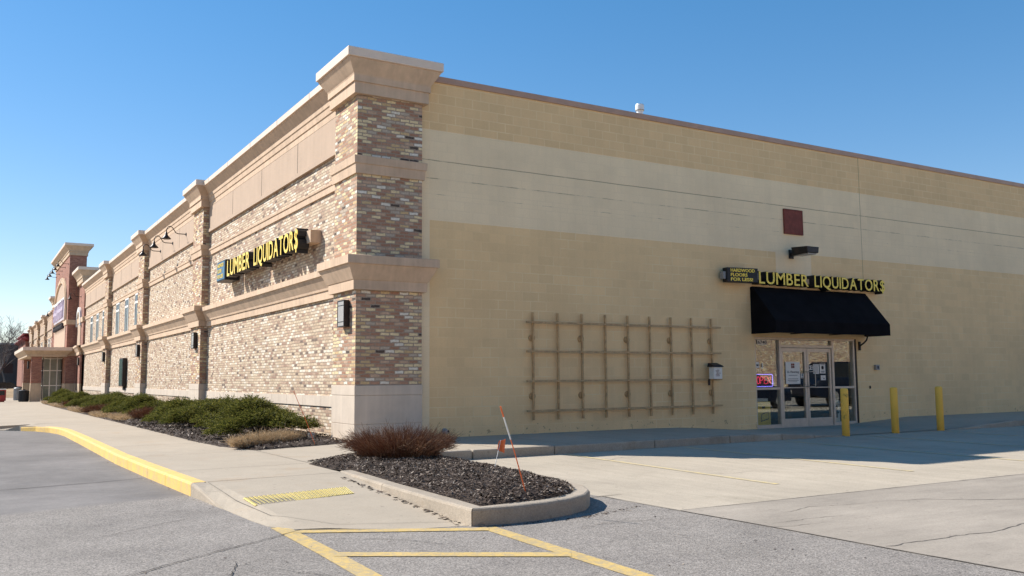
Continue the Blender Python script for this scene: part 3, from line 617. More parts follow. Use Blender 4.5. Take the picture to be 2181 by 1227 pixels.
# ---------------------------------------------------------------- text
def glyph(ch, size=1, off=0, extr=.05, sx=1):
    cu = bpy.data.curves.new('g', 'FONT'); cu.body = ch; cu.size = size; cu.offset = off; cu.extrude = extr; cu.resolution_u = 4
    o = bpy.data.objects.new('g', cu); C.objects.link(o); bpy.context.view_layer.update()
    dg = bpy.context.evaluated_depsgraph_get(); me = bpy.data.meshes.new_from_object(o.evaluated_get(dg))
    V = np.array([v.co[:] for v in me.vertices]); Fs = [tuple(p.vertices) for p in me.polygons]
    bpy.data.objects.remove(o); bpy.data.curves.remove(cu); bpy.data.meshes.remove(me)
    V[:, 0] *= sx; return V, Fs
def letters(txt, T, width, height, depth, m_can, m_face, parent, bold=.03, space=.42, gap=.09, name='letter', face_off=None):
    """lay capitals out by their own widths, stretch the row to width x height; T maps (u,v,w) to world"""
    G = []; u = 0
    for ch in txt:
        if ch == ' ': u += space; continue
        V, Fs = glyph(ch, 1, bold, .5); mn, mx_ = V[:, 0].min(), V[:, 0].max(); V[:, 0] += u-mn; G.append((ch, V, Fs, u, u+mx_-mn)); u += mx_-mn+gap
    U = u-gap; sx = width/U; caph = .73; sy = height/caph
    for ch, V, Fs, a, c in G:
        W = V.copy(); W[:, 0] *= sx; W[:, 1] *= sy; W[:, 2] = (V[:, 2]+.5)*depth
        if ch == '$': W[:, 1] = (W[:, 1]-height/2)*1.02+height/2
        bb = MB(); bb.add([T(*p) for p in W], Fs); cobj = bb.obj(name, m_can, parent)
        if m_face:
            V2, F2 = glyph(ch, 1, bold-(face_off or .014), .5); V2[:, 0] += (a+c)/2 - (V2[:, 0].min()+V2[:, 0].max())/2
            W2 = V2.copy(); W2[:, 0] *= sx; W2[:, 1] *= sy; W2[:, 2] = depth-.004 + (V2[:, 2]+.5)*.012
            if ch == '$': W2[:, 1] = (W2[:, 1]-height/2)*1.02+height/2
            MB().add([T(*p) for p in W2], F2).obj('letter_face', m_face, cobj)
def flat_text(txt, T, width, height, m, parent, bold=.02, name='lettering', depth=.004):
    V, Fs = glyph(txt, 1, bold, .5); V[:, 0] -= V[:, 0].min(); V[:, 0] *= width/V[:, 0].max(); V[:, 1] *= height/.73; V[:, 2] = (V[:, 2]+.5)*depth
    return MB().add([T(*p) for p in V], Fs).obj(name, m, parent)
# side sign over the awning
sg = thing('shop_sign', 'yellow channel letters reading LUMBER LIQUIDATOR$ above the black awning', 'sign')
Ts = lambda x0, z0, y0: (lambda u, v, w_: (x0+u, y0-w_, z0+v))
letters('LUMBER', Ts(10.74, 3.535, .09), 1.84, .325, .24, 'black', 'yellowface', sg, bold=.022)
letters('LIQUIDATOR$', Ts(12.80, 3.535, .09), 2.90, .325, .24, 'black', 'yellowface', sg, bold=.022)
MB().box(10.8, 15.6, .02, .12, 3.62, 3.76).obj('raceway', 'tan', sg)
pl = thing('slogan_sign', 'small black tilted plaque reading HARDWOOD FLOORS FOR LESS! left of the awning sign', 'sign', (9.62, -.08, 3.52), -.16)
b = MB(); b.box(.02, .94, -.10, .10, 0, .36).obj('box', 'black', pl, bevel=.01)
MB().box(-.05, .02, -.04, .10, .08, .26).obj('bracket', 'grey', pl); MB().box(.94, .99, -.04, .12, .08, .26).obj('bracket', 'grey', pl)
for k, (s, wd) in enumerate((('HARDWOOD', .72), ('FLOORS', .5), ('FOR LESS!', .66))):
    flat_text(s, lambda u, v, w_, k=k: (.12+u, -.102-w_, .255-k*.112+v), wd, .08, 'yellowface', pl, bold=.03)
# facade sign
sg2 = thing('facade_sign', 'yellow channel letters reading LUMBER LIQUIDATOR$ on the sunlit brick front', 'sign')
Tf = lambda y0, z0, x0: (lambda u, v, w_: (x0-w_, y0-u, z0+v))
letters('LUMBER', Tf(9.30, 4.09, .04), 2.36, .46, .26, 'black', 'yellowface', sg2, bold=.026)
letters('LIQUIDATOR$', Tf(6.55, 4.09, .04), 3.60, .46, .26, 'black', 'yellowface', sg2, bold=.026)
MB().box(.02, .22, 2.72+.0, 9.2, 4.22, 4.46).box(-.02, .22, 2.70, 3.1, 4.20, 4.48).obj('raceway', 'cornice', sg2)
pl2 = thing('slogan_sign', 'blue boxed plaque of three lines at the left end of the facade letters', 'sign')
MB().box(-.20, .20, 9.62, 10.60, 4.03, 4.62).obj('box', 'black', pl2, bevel=.01)
M['plaqueblue'] = plain('plaque_blue', (.06, .15, .24), .35, var=.1)
MB().box(-.212, -.19, 9.66, 10.56, 4.07, 4.58).obj('panel', 'plaqueblue', pl2)
for k, (s, wd) in enumerate((('HARDWOOD', .70), ('FLOORS', .48), ('FOR LESS!', .66))):
    flat_text(s, lambda u, v, w_, k=k: (-.214-w_, 10.48-u, 4.44-k*.16+v), wd, .11, 'yellowface', pl2, bold=.015)
# awning
aw = thing('awning', 'black canvas wedge awning over the glass entrance doors', 'awning')
AX0, AX1 = 10.70, 15.10
prof = [(.115, 3.46), (.05, 3.47), (-.67, 2.60), (-.70, 2.56), (-.70, 2.26), (-.68, 2.26), (-.66, 2.54), (.06, 3.41), (.115, 3.41)]
MB().prism_x(prof[::-1], AX0, AX1).obj('canvas', 'navy', aw)
for xa in (AX0-.008, AX1-.008):
    MB().prism_x([(.115, 3.455), (.05, 3.465), (-.685, 2.575), (-.695, 2.26), (.115, 2.26)][::-1], xa, xa+.016).obj('side_panel', 'navy', aw)
b = MB()
for xa in (AX0+.05, 12.1, 13.6, AX1-.05): b.tube([(xa, .10, 2.29), (xa, -.66, 2.29)], .014, 6); b.tube([(xa, .10, 3.40), (xa, -.66, 2.56)], .014, 6)
b.tube([(AX0+.03, -.66, 2.28), (AX1-.03, -.66, 2.28)], .015, 6); b.obj('frame', 'bronze', aw)
# conduit bracket at awning's right end
br = thing('conduit', 'curved dark conduit under the right end of the awning', 'conduit')
MB().tube([(14.82, .09, 2.0), (14.82, .05, 2.02), (14.86, -.02, 2.08), (14.93, -.06, 2.16), (14.97, -.08, 2.3)], .022, 8).box(14.79, 14.85, .07, .118, 1.88, 2.12).obj('bent_pipe', 'bronze', br, smooth=False)
# area light
al = thing('area_light', 'dark bronze box floodlight on a short arm above the awning sign', 'light fixture')
MB().box(12.16, 12.32, .085, .118, 4.28, 4.52).obj('wall_plate', 'bronze', al, bevel=.006)
MB().box(12.20, 12.28, -.10, .09, 4.34, 4.44).obj('arm', 'bronze', al)
b = MB(); b.add([(12.05, -.10, 4.33), (12.45, -.10, 4.33), (12.45, -.62, 4.36), (12.05, -.62, 4.36), (12.02, -.10, 4.55), (12.48, -.10, 4.55), (12.48, -.62, 4.52), (12.02, -.62, 4.52)], [(0, 3, 2, 1), (4, 5, 6, 7), (0, 1, 5, 4), (1, 2, 6, 5), (2, 3, 7, 6), (3, 0, 4, 7)]); b.obj('housing', 'bronze', al, bevel=.01)
MB().box(12.1, 12.4, -.58, -.14, 4.325, 4.352).obj('lens', 'lampglass', al)
# red panel
rp = thing('wall_panel', 'square rusty red cover plate high on the block wall', 'panel')
MB().box(12.03, 12.68, .075, .118, 4.97, 5.58).obj('plate', 'rust', rp, bevel=.008)
b = MB(); b.box(12.0, 12.03, .07, .118, 4.94, 5.61).box(12.68, 12.71, .07, .118, 4.94, 5.61).box(12.03, 12.68, .07, .118, 5.58, 5.61).box(12.03, 12.68, .07, .118, 4.94, 4.97); b.obj('frame', 'rust', rp)
# roof vent
rv = thing('roof_vent', 'galvanised vent pipe with wide cap rising above the side parapet', 'vent')
MB().lathe(8.02, 1.1, [(6.6, .075), (7.82, .075)], 16).obj('pipe', 'black', rv); MB().lathe(8.02, 1.1, [(7.80, .085), (7.93, .085)], 16).obj('collar', 'pvc', rv)
MB().lathe(8.02, 1.1, [(7.93, .10), (7.95, .112), (8.07, .112), (8.10, .10)], 16).obj('cap', 'pvc', rv); MB().lathe(8.02, 1.1, [(7.935, .114), (7.95, .116), (7.955, .113)], 16).obj('band', 'grey', rv)
# trellis
tr = thing('wall_trellis', 'tan pipe trellis grid fixed to the block wall', 'trellis')
TX = [4.07+.648*k for k in range(9)]; TZ = (2.385, 1.755, 1.12, .485)
for x in TX: MB().box(x-.02, x+.02, .03, .07, .29, 2.60).obj('upright', 'wood_trellis', tr)
for z in TZ: MB().box(3.88, 9.52, -.012, .028, z-.02, z+.02).obj('rail', 'wood_trellis', tr)
for x in TX[::2]:
    for z in (2.05, .80): MB().loft([[(x+.075*math.cos(a)-.0, yy, z+.075*math.sin(a)) for a in [2*math.pi*k/20 for k in range(20)]] for yy in (.118, .085)]).tube([(x, .1, z), (x, .05, z)], .02, 8).obj('wall_disc', 'wood_trellis', tr)
# litter / leaflet box
lb = thing('leaflet_box', 'small white box with black sloped lid fixed to the right side of the trellis', 'box')
MB().box(9.07, 9.34, -.20, -.03, 1.13, 1.42).obj('body', 'paper', lb, bevel=.008)
MB().add([(9.04, -.23, 1.42), (9.37, -.23, 1.42), (9.37, 0, 1.42), (9.04, 0, 1.42), (9.06, -.20, 1.46), (9.35, -.20, 1.46), (9.35, -.01, 1.52), (9.06, -.01, 1.52)], [(0, 3, 2, 1), (4, 5, 6, 7), (0, 1, 5, 4), (1, 2, 6, 5), (2, 3, 7, 6), (3, 0, 4, 7)]).obj('lid', 'black', lb)
b = MB()
for k in range(9): b.box(9.11+random.random()*.05, 9.2+random.random()*.1, -.203, -.199, 1.2+k*.018, 1.208+k*.018)
b.obj('print', 'rust', lb); MB().box(9.05, 9.11, -.02, .0, .98, 1.13).obj('bracket', 'bronze', lb)
hb = thing('hose_tap', 'round wall hydrant low on the block wall near the brick corner', 'tap')
MB().loft([[(1.96+r*math.cos(a), yy, .13+r*math.sin(a)) for a in [2*math.pi*k/16 for k in range(16)]] for yy, r in ((.118, .06), (.07, .06), (.065, .045), (.0, .04))]).obj('body', 'grey', hb)
MB().tube([(1.96, .03, .13), (2.02, .0, .13)], .022, 8).obj('spout', 'bronze', hb)
ob = thing('outlet_box', 'grey weatherproof outlet box on the wall right of the doors', 'outlet')
MB().box(15.42, 15.58, .04, .118, 1.34, 1.48).obj('box', 'grey', ob, bevel=.01); MB().box(15.47, 15.53, .034, .04, 1.37, 1.45).obj('cover', 'ink', ob)
MB().box(15.19, 15.23, .095, .118, .82, .90).obj('key_switch', 'bronze', None); tag(bpy.data.objects['key_switch'], 'small dark key switch low on the wall beside the doors', 'switch')
# door papers
yp = yf-.012
def paper(name, label, x0, x1, z0, z1, marks, cat='notice'):
    t_ = thing(name, label, cat); MB().box(x0, x1, yp-.004, yp, z0, z1).obj('sheet', 'paper', t_)
    b = MB()
    for (a, c, d, e) in marks: b.box(x0+(x1-x0)*a, x0+(x1-x0)*c, yp-.007, yp-.0035, z0+(z1-z0)*d, z0+(z1-z0)*e)
    if marks: b.obj('print', 'ink', t_)
    return t_
pt = paper('poster', 'large white poster reading LL Flooring on the left door', 11.96, 12.50, .98, 1.56, [(.2, .8, .38, .40), (.15, .85, .22, .24), (.12, .88, .15, .17), (.2, .78, .09, .105)], 'poster')
flat_text('LL Flooring', lambda u, v, w_: (12.02+u, yp-.005-w_, 1.27+v), .43, .055, 'ink', pt, bold=.01)
b = MB()
for i in range(2):
    for j in range(2): b.box(12.17+i*.065, 12.225+i*.065, yp-.007, yp-.0035, 1.395+j*.065, 1.45+j*.065)
b.obj('emblem', 'rust', pt)
paper('notice', 'narrow sheet of small print, left of the two tall sheets on the right door', 13.02, 13.24, 1.24, 1.50, [(.1, .9, .88, .93)]+[(.1, .85, .1+.09*k, .125+.09*k) for k in range(8)])
paper('notice', 'tall sheet with a dark oval picture on the right door', 13.27, 13.49, 1.25, 1.51, [(.35, .65, .42, .78), (.3, .7, .5, .7), (.12, .9, .88, .93), (.15, .85, .2, .25), (.25, .8, .1, .15)])
paper('notice', 'small sheet below the oval picture sheet on the right door', 13.30, 13.49, 1.07, 1.20, [(.5, .75, .2, .45), (.2, .8, .6, .65)])
paper('notice', 'small landscape card beside the door stile on the right door', 12.83, 13.0, 1.35, 1.46, [(.1, .35, .2, .8), (.55, .9, .6, .85), (.55, .9, .2, .45)])
paper('notice', 'little square card right of the poster on the left door', 12.53, 12.63, 1.13, 1.25, [(.3, .7, .5, .85), (.2, .8, .15, .3)])
paper('notice', 'small white card on the left sidelight above the neon sign', 10.88, 11.0, 1.40, 1.55, [(.2, .8, .3, .6)])
MB().box(11.10, 11.13, yp-.004, yp, 1.41, 1.53).obj('decal', 'paper'); tag(bpy.data.objects['decal'], 'tiny white strip decal between the cards on the left sidelight', 'decal')
nb = thing('house_number', 'number 6740 in dark figures on pale tiles at the top of the left sidelight', 'number')
MB().box(10.96, 11.31, yp-.004, yp, 2.0, 2.12).obj('plate', 'paper', nb); flat_text('6740', lambda u, v, w_: (10.975+u, yp-.005-w_, 2.015+v), .32, .09, 'ink', nb, bold=.01)
# neon OPEN sign
ns = thing('neon_sign', 'glowing red OPEN neon with violet border in the left sidelight', 'sign')
nx0, nz0, ny = 10.90, .925, yf+.05
def rrect(x0, x1, z0, z1, r, n=5):
    P = []
    for cx_, cz, a0 in ((x1-r, z1-r, 0), (x0+r, z1-r, 90), (x0+r, z0+r, 180), (x1-r, z0+r, 270)):
        for k in range(n+1): a = math.radians(a0+90*k/n); P.append((cx_+r*math.cos(a), ny, cz+r*math.sin(a)))
    return P+[P[0]]
MB().tube(rrect(nx0, nx0+.64, nz0, nz0+.31, .04), .009, 6).obj('border_tube', 'neonblue', ns)
b = MB(); x = nx0+.07; z0, z1 = nz0+.07, nz0+.25
b.tube([(x+.05+.05*math.cos(a), ny, (z0+z1)/2+.09*math.sin(a)) for a in [2*math.pi*k/16 for k in range(17)]], .007, 6)
x += .13; b.tube([(x, ny, z0), (x, ny, z1), (x+.06, ny, z1), (x+.09, ny, z1-.03), (x+.09, ny, z1-.06), (x+.06, ny, z1-.09), (x, ny, z1-.09)], .007, 6)
x += .13; b.tube([(x+.09, ny, z0), (x, ny, z0), (x, ny, z1), (x+.09, ny, z1)], .007, 6); b.tube([(x, ny, (z0+z1)/2), (x+.07, ny, (z0+z1)/2)], .007, 6)
x += .13; b.tube([(x, ny, z0), (x, ny, z1), (x+.10, ny, z0), (x+.10, ny, z1)], .007, 6)
b.obj('letter_tubes', 'neonred', ns); MB().box(nx0-.01, nx0+.65, ny+.02, ny+.04, nz0-.01, nz0+.32).obj('backing', 'black', ns)
M['cardyellow'] = plain('yellow_cardboard', (.95, .60, .08), .7, var=.1)
cb = thing('display_carton', 'yellow printed carton standing inside the left sidelight', 'box')
MB().box(10.90, 11.40, yf+.03, yf+.4, -.10, .54).obj('carton', 'cardyellow', cb); 
b = MB(); b.tube([(11.05, yf+.03, .04), (11.33, yf+.03, .10), (11.31, yf+.03, .28), (11.08, yf+.03, .22), (11.05, yf+.03, .04)], .012, 4); b.box(11.1, 11.2, yf+.022, yf+.03, .36, .42).obj('print', 'ink', cb)
MB().box(10.93, 11.35, yf+.06, yf+.35, .542, .62).obj('pale_carton', 'paper'); tag(bpy.data.objects['pale_carton'], 'flat pale carton on top of the yellow carton', 'box')
cb = thing('display_stand', 'white printed board standing inside the right sidelight behind a bollard', 'display board')
MB().box(13.82, 14.10, yf+.06, yf+.12, -.05, .52).obj('board', 'paper', cb); MB().box(13.9, 14.0, yf+.054, yf+.06, .05, .38).box(13.86, 14.06, yf+.053, yf+.06, .16, .22).obj('print', 'ink', cb)
# bollards
def bollard(loc, label):
    t_ = thing('bollard', label, 'bollard', loc, group='yellow bollards by the entrance')
    MB().lathe(0, 0, [(-.3, .084), (1.02, .084), (1.045, .078), (1.06, .05), (1.063, .0)], 28).obj('post', 'bollard', t_, smooth=False)
    return t_
b0 = bollard((10.46, -2.84, LOT), 'chipped yellow bollard in front of the glass doors, paint flaking black')
b0.children[0]['label'] = 'yellow post with flaked black chips'
dup(b0, (12.20, -2.83, LOT), 'yellow bollard just right of the doors with one dark vertical scratch')
dup(b0, (13.90, -2.84, LOT), 'rightmost yellow bollard beside the right kerb ramp')
for o in C.objects:
    if o.type == 'MESH' and o.data.name.startswith('post'):
        for p in o.data.polygons: p.use_smooth = abs(p.normal.z) < .5
b0.children[0].data = b0.children[0].data.copy(); b0.children[0].data.materials[0] = M['bollard_chipped']
# sconces
def sconce(loc, label):
    t_ = thing('wall_sconce', label, 'wall light', loc, group='lantern wall lights on the pilasters')
    MB().box(-.03, .0, -.15, .15, -.24, .24).obj('back_plate', 'bronze', t_)
    MB().box(-.106, -.03, -.172, .172, -.24, .24).obj('diffuser', 'lampglass', t_)
    b = MB()
    for z in (-.262, .242): b.box(-.112, -.0, -.182, .182, z, z+.02)
    for yy in (-.182, .164): b.box(-.112, -.0, yy, yy+.018, -.242, .242)
    b.box(-.112, -.104, -.164, .164, .155, .167); b.box(-.112, -.104, -.164, .164, -.167, -.155)
    b.obj('cage', 'bronze', t_); return t_
s0 = sconce((-.012, .50, 2.475), 'dark framed lantern light on the corner brick pilaster')
dup(s0, (-.012, 14.15, 2.475), 'dark framed lantern light on the second pilaster from the corner')
dup(s0, (-.012, 25.5, 2.475), 'dark framed lantern light on the third pilaster, near the arm lamps')
dup(s0, (-.012, 36.95, 2.475), 'dark framed lantern light on the fourth pilaster, left of the wall cabinet')
dup(s0, (-.012, 49.6, 2.475), 'dark framed lantern light on the red brick pilaster')
dup(s0, (-2.74, 53.3, 2.3), 'lantern light on the outer face of the canopy column')
# wall cabinet
wc = thing('display_case', 'tall dark framed glass display case on the brick front between pilasters', 'display case')
MB().box(.02, .215, 30.35, 31.55, .92, 2.27).obj('case', 'bronze', wc, bevel=.01); M['caseglass'] = plain('case_glass', (.10, .16, .14), .12, spec=.8)
MB().box(.008, .03, 30.45, 31.45, 1.0, 2.2).obj('pane', 'caseglass', wc); MB().box(.10, .215, 30.5, 30.8, .76, .92).obj('conduit_box', 'bronze', wc)
# gooseneck lamps
def goose(loc, label, group='gooseneck lamps on the front', s=1, name='gooseneck_lamp'):
    t_ = thing(name, label, 'lamp', loc, group=group); t_.scale = (s, s, s)
    pts = [(0, 0, 0), (-.28, 0, .0), (-.36, 0, .03), (-.42, 0, .12), (-.48, 0, .21), (-.55, 0, .25), (-.63, 0, .22), (-.67, 0, .14), (-.68, 0, .02)]
    MB().tube(pts, .016, 8).obj('arm', 'bronze', t_, smooth=True)
    MB().loft([[(yy, .06*math.cos(a), .06*math.sin(a)) for a in [2*math.pi*k/12 for k in range(12)]] for yy in (0, -.02)]).obj('wall_plate', 'bronze', t_)
    MB().lathe(-.68, 0, [(.04, .03), (-.04, .045), (-.10, .07), (-.20, .165), (-.215, .165), (-.20, .15)], 16).obj('shade', 'bronze', t_, smooth=True)
    return t_
g0 = goose((.175, 17.1, 6.41), 'bronze arm lamp nearest the corner over the second bay')
dup(g0, (.175, 19.56, 6.41), 'bronze arm lamp in the middle of the three over the second bay')
dup(g0, (.175, 22.08, 6.41), 'bronze arm lamp farthest of the three over the second bay')
# ---------------------------------------------------------------- red brick entrance block
R = thing('entrance_tower', 'tall red brick entrance tower with arch, beige crown and columned canopy', 'building')
def big_crown(x0, x1, y0, y1, z0, z1, o, par, m='tan'):
    h = z1-z0
    c = MB().rings(x0, x1, y0, y1, [(z0, .03), (z0, .06), (z0+h*.30, .06), (z0+h*.30, .10), (z0+h*.42, .10), (z0+h*.78, o*.85), (z0+h*.80, o*.9)]).obj('crown', m, par)
    MB().rings(x0, x1, y0, y1, [(z0+h*.80, o), (z1, o)]).obj('coping', 'coping', c)
def red_block(x0, x1, y0, y1, ztop, par, band=True):
    p = MB().box(x0, x1, y0, y1, 1.0, ztop).obj('brick_wall', 'redbrick', par)
    MB().rings(x0, x1, y0, y1, [(-.6, .012), (1.02, .012)]).obj('stone_base', 'tan', p)
    if band: MB().rings(x0, x1, y0, y1, [(5.10, .03), (5.10, .07), (5.42, .09), (5.43, .05)]).obj('band', 'cornice', p)
    MB().rings(x0, x1, y0, y1, [(2.915, .07), (2.915, .08), (3.10, .085), (3.11, .10), (3.39, .24), (3.40, .27), (3.52, .27)]).obj('cornice', 'cornice', p)
    return p
TY0, TY1, TXf = 53.07, 64.6, -.53
red_block(.1, .86, 49.15, TY0, 7.75, R); big_crown(.0, .86, 49.15, TY0-.45, 7.72, 8.70, .38, R)
red_block(-.02, .5, 49.15, 50.3, 2.95, R, band=False)
red_block(TXf, .55, TY0, TY1, 9.97, R); big_crown(TXf, .55, TY0, TY1, 9.95, 10.78, .38, R)
red_block(.1, .86, TY1, 72.6, 7.5, R); MB().box(-.2, .95, TY1, 72.3, 7.5, 7.7).obj('wall_coping', 'coping', R)
red_block(-.0, .9, 72.4, 74.0, 7.75, R); big_crown(-.0, .9, 72.4, 74.0, 7.72, 8.62, .34, R)
MB().box(.7, 1.2, 49, 74, -.6, 7.3).obj('rear_wall', 'redbrick', R)
# arch panel and trims on the tower
def arch_pts(yc, a, zc, bb, z0, n=28): return [(yc-a, z0)] + [(yc-a*math.cos(math.pi*k/n), zc+bb*math.sin(math.pi*k/n)) for k in range(n+1)] + [(yc+a, z0)]
def arch_panel(x, yc, a, zc, bb, z0, th, par, name, m):
    P = arch_pts(yc, a, zc, bb, z0); return MB().loft([[(x, y, z) for y, z in P], [(x-th, y, z) for y, z in P]]).obj(name, m, par)
def arch_ring(x, yc, a, zc, bb, z0, wd, th, par, m='cornice', n=28):
    P = arch_pts(yc, a, zc, bb, z0); Q = arch_pts(yc, a+wd, zc, bb+wd, z0); b = MB()
    for (p, p2, q, q2) in zip(P, P[1:], Q, Q[1:]):
        b.add([(x, *p), (x, *p2), (x, *q2), (x, *q), (x-th, *p), (x-th, *p2), (x-th, *q2), (x-th, *q)], [(0, 1, 2, 3), (7, 6, 5, 4), (0, 4, 5, 1), (3, 2, 6, 7)])
    return b.obj('arch_trim', m, par)
YC = 58.75
arch_panel(TXf, YC, 4.55, 6.4, 2.05, 3.5, .03, R, 'arch_panel', 'eifs'); arch_ring(TXf, YC, 4.55, 6.4, 2.05, 5.42, .22, .14, R); arch_ring(TXf, YC, 4.77, 6.4, 2.27, 5.42, .18, .08, R, 'tan')
arch_panel(.1, 51.6, .95, 5.1, .8, 3.5, .03, R, 'arch_panel', 'eifs'); arch_ring(.1, 51.6, .95, 5.1, .8, 4.9, .3, .12, R, 'white')
# tower sign: a block of pale violet letters over a row of small black ones (too far to read)
M['whitish'] = plain('sign_panel_white', (.66, .60, .66), .5, var=.2, scale=2)
ts = thing('tower_sign', 'pale violet shop sign with small black letters below it on the tower', 'sign')
M['violet'] = plain('pale_violet', (.55, .46, .56), .5, var=.25, scale=3)
yy = 62.9
while yy > 54.9:
    wd = random.uniform(.7, 1.0); h = random.uniform(.85, 1.15)
    lt_ = MB().box(TXf-.20, TXf-.08, yy-wd, yy-wd+.16, 5.7, 5.7+h+.2).box(TXf-.20, TXf-.08, yy-.2, yy, 5.7, 5.7+h).box(TXf-.20, TXf-.08, yy-wd+.16, yy-.2, 5.7+h*.5, 5.7+h*.72).obj('letter', 'violet', ts)
    MB().box(TXf-.22, TXf-.02, yy-wd, yy-wd+.1, 4.95, 5.3).box(TXf-.22, TXf-.02, yy-wd*.5, yy-wd*.5+.1, 4.95, 5.35).box(TXf-.22, TXf-.02, yy-wd+.1, yy-wd*.5, 5.08, 5.16).obj('small_letter', 'ink', ts); yy -= wd+.16
MB().box(TXf-.12, TXf-.05, 54.6, 62.95, 5.55, 6.95).obj('sign_panel', 'whitish', ts)
MB().box(TXf-.16, TXf-.03, 54.5, 63.0, 6.95, 7.12).obj('top_edge', 'white', ts)
for k, (y, lb_) in enumerate(((53.9, 'nearest'), (56.3, 'second'), (58.8, 'middle'), (61.2, 'fourth'), (63.6, 'farthest'))):
    dup(g0, (TXf, y, 9.42), f'{lb_} arm lamp of the row of five under the tower crown')
dup(g0, (.1, 51.2, 6.9), 'single arm lamp on the low red wall in front of the tower'); dup(g0, (.1, 71.2, 7.0), 'single arm lamp beyond the tower against the sky')
# canopy on columns
cn = MB().rings(-2.85, TXf, 52.9, 64.9, [(2.86, .0), (2.86, .06), (3.0, .08), (3.25, .32), (3.27, .32)]).obj('canopy', 'tan', R)
MB().rings(-2.85, TXf, 52.9, 64.9, [(3.27, .34), (3.50, .34)]).obj('coping', 'coping', cn)
for y in (53.0, 62.6):
    c_ = MB().box(-2.62, -2.0, y, y+.62, 1.04, 2.87).obj('column', 'redbrick', R); MB().box(-2.635, -1.985, y-.015, y+.635, -.6, 1.05).obj('stone_base', 'tan', c_)
b = MB()
for yy in (55.4, 57.6, 59.8, 62): b.box(-1.8, -1.72, yy-.04, yy+.04, -.5, 2.86)
for x in (-1.8, -1.35, -.9): b.box(x, x+.06, 55.36, 55.42, -.5, 2.86)
for z in (-.25, .85, 1.9, 2.75): b.box(-1.8, -.55, 55.365, 55.415, z, z+.06).box(-1.79, -1.73, 55.4, 62, z, z+.06)
vb = b.obj('vestibule_frame', 'white', R); M['paleglass'] = plain('pale_green_glass', (.16, .19, .17), .12, spec=.8, var=.25, scale=1.2)
MB().box(-1.75, -.6, 55.38, 55.40, -.5, 2.8).obj('pane', 'paleglass', vb); MB().box(-1.77, -1.75, 55.42, 62, -.5, 2.8).obj('pane', 'darkglass', vb)
MB().box(.02, .095, 50.9, 51.9, .55, 2.3).obj('window', 'darkglass', R)
# ---------------------------------------------------------------- far stretch of the strip
D = thing('far_store', 'farther stretch of the brick strip beyond the red tower', 'building')
for y in (82.5, 92.5, 103.0): pilaster(0, .7, y, y+1.4, D)
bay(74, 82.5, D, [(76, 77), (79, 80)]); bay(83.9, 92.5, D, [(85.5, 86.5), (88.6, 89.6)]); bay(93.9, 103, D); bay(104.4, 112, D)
RR = thing('red_roofed_store', 'low store with dark red stepped roof at the far end of the strip', 'building')
M['darkred'] = plain('dark_red_metal', (.24, .035, .035), .5)
MB().box(-.2, 12, 112.2, 130, -.6, 6.2).obj('wall', 'redbrick', RR); MB().rings(.2, 12, 112.6, 130, [(6.2, .3), (6.4, .9), (6.55, .9), (7.0, .3), (7.05, .7), (7.2, .7)]).obj('roof', 'darkred', RR)
# street things far left
def lidded(name, label, x, y, r, h, m, cat):
    t_ = thing(name, label, cat, (x, y, zg(y))); MB().lathe(0, 0, [(0, r*.92), (.04, r), (h*.85, r), (h*.87, r*1.06), (h*.93, r*1.06), (h, r*.7)], 18).obj('body', m, t_)
    b = MB()
    for k in range(18): a = 2*math.pi*k/18; b.box(r*math.cos(a)-.008, r*math.cos(a)+.008, r*math.sin(a)-.008, r*math.sin(a)+.008, .05, h*.84)
    b.obj('slats', m, t_); MB().lathe(0, 0, [(h*.98, r*.3), (h*1.05, r*.25)], 12).obj('hood', m, t_); return t_
lidded('litter_bin', 'round black litter bin beside the canopy column', -2.98, 53.35, .31, .80, 'black', 'bin')
lidded('litter_bin', 'grey litter bin farther back behind the black bin', -3.05, 60.5, .26, .95, 'grey', 'bin')
rb = thing('newspaper_box', 'dark red free standing box on the walk at the left edge', 'box', (-4.25, 53.6, zg(53)))
MB().box(-.28, .22, -.2, .25, .08, .82).obj('cabinet', 'redpaint', rb, bevel=.02); MB().box(-.30, .24, -.22, .27, .82, .88).obj('top', 'white', rb); MB().box(-.2, .14, -.12, .17, 0, .08).obj('foot', 'redpaint', rb)
MB().box(-.2, .14, -.205, -.2, .45, .75).obj('window', 'darkglass', rb)
b = MB(); nx_ = 20; vs = []; fs = []
for i in range(nx_+1):
    for j in range(7):
        x = -25+30*i/nx_; f = j/6; vs.append((x, 80+30*f, -.5+.85*math.sin(math.pi*f)**.8*(1+.15*math.sin(i*1.7))))
for i in range(nx_):
    for j in range(6): a = i*7+j; fs.append((a, a+1, a+8, a+7))
b.add(vs, fs); M['berm'] = ground_mat('dry_turf', (.30, .21, .12), .2, (.6, 1.4), 12, bstr=.5); struct(b.obj('berm', 'berm'))
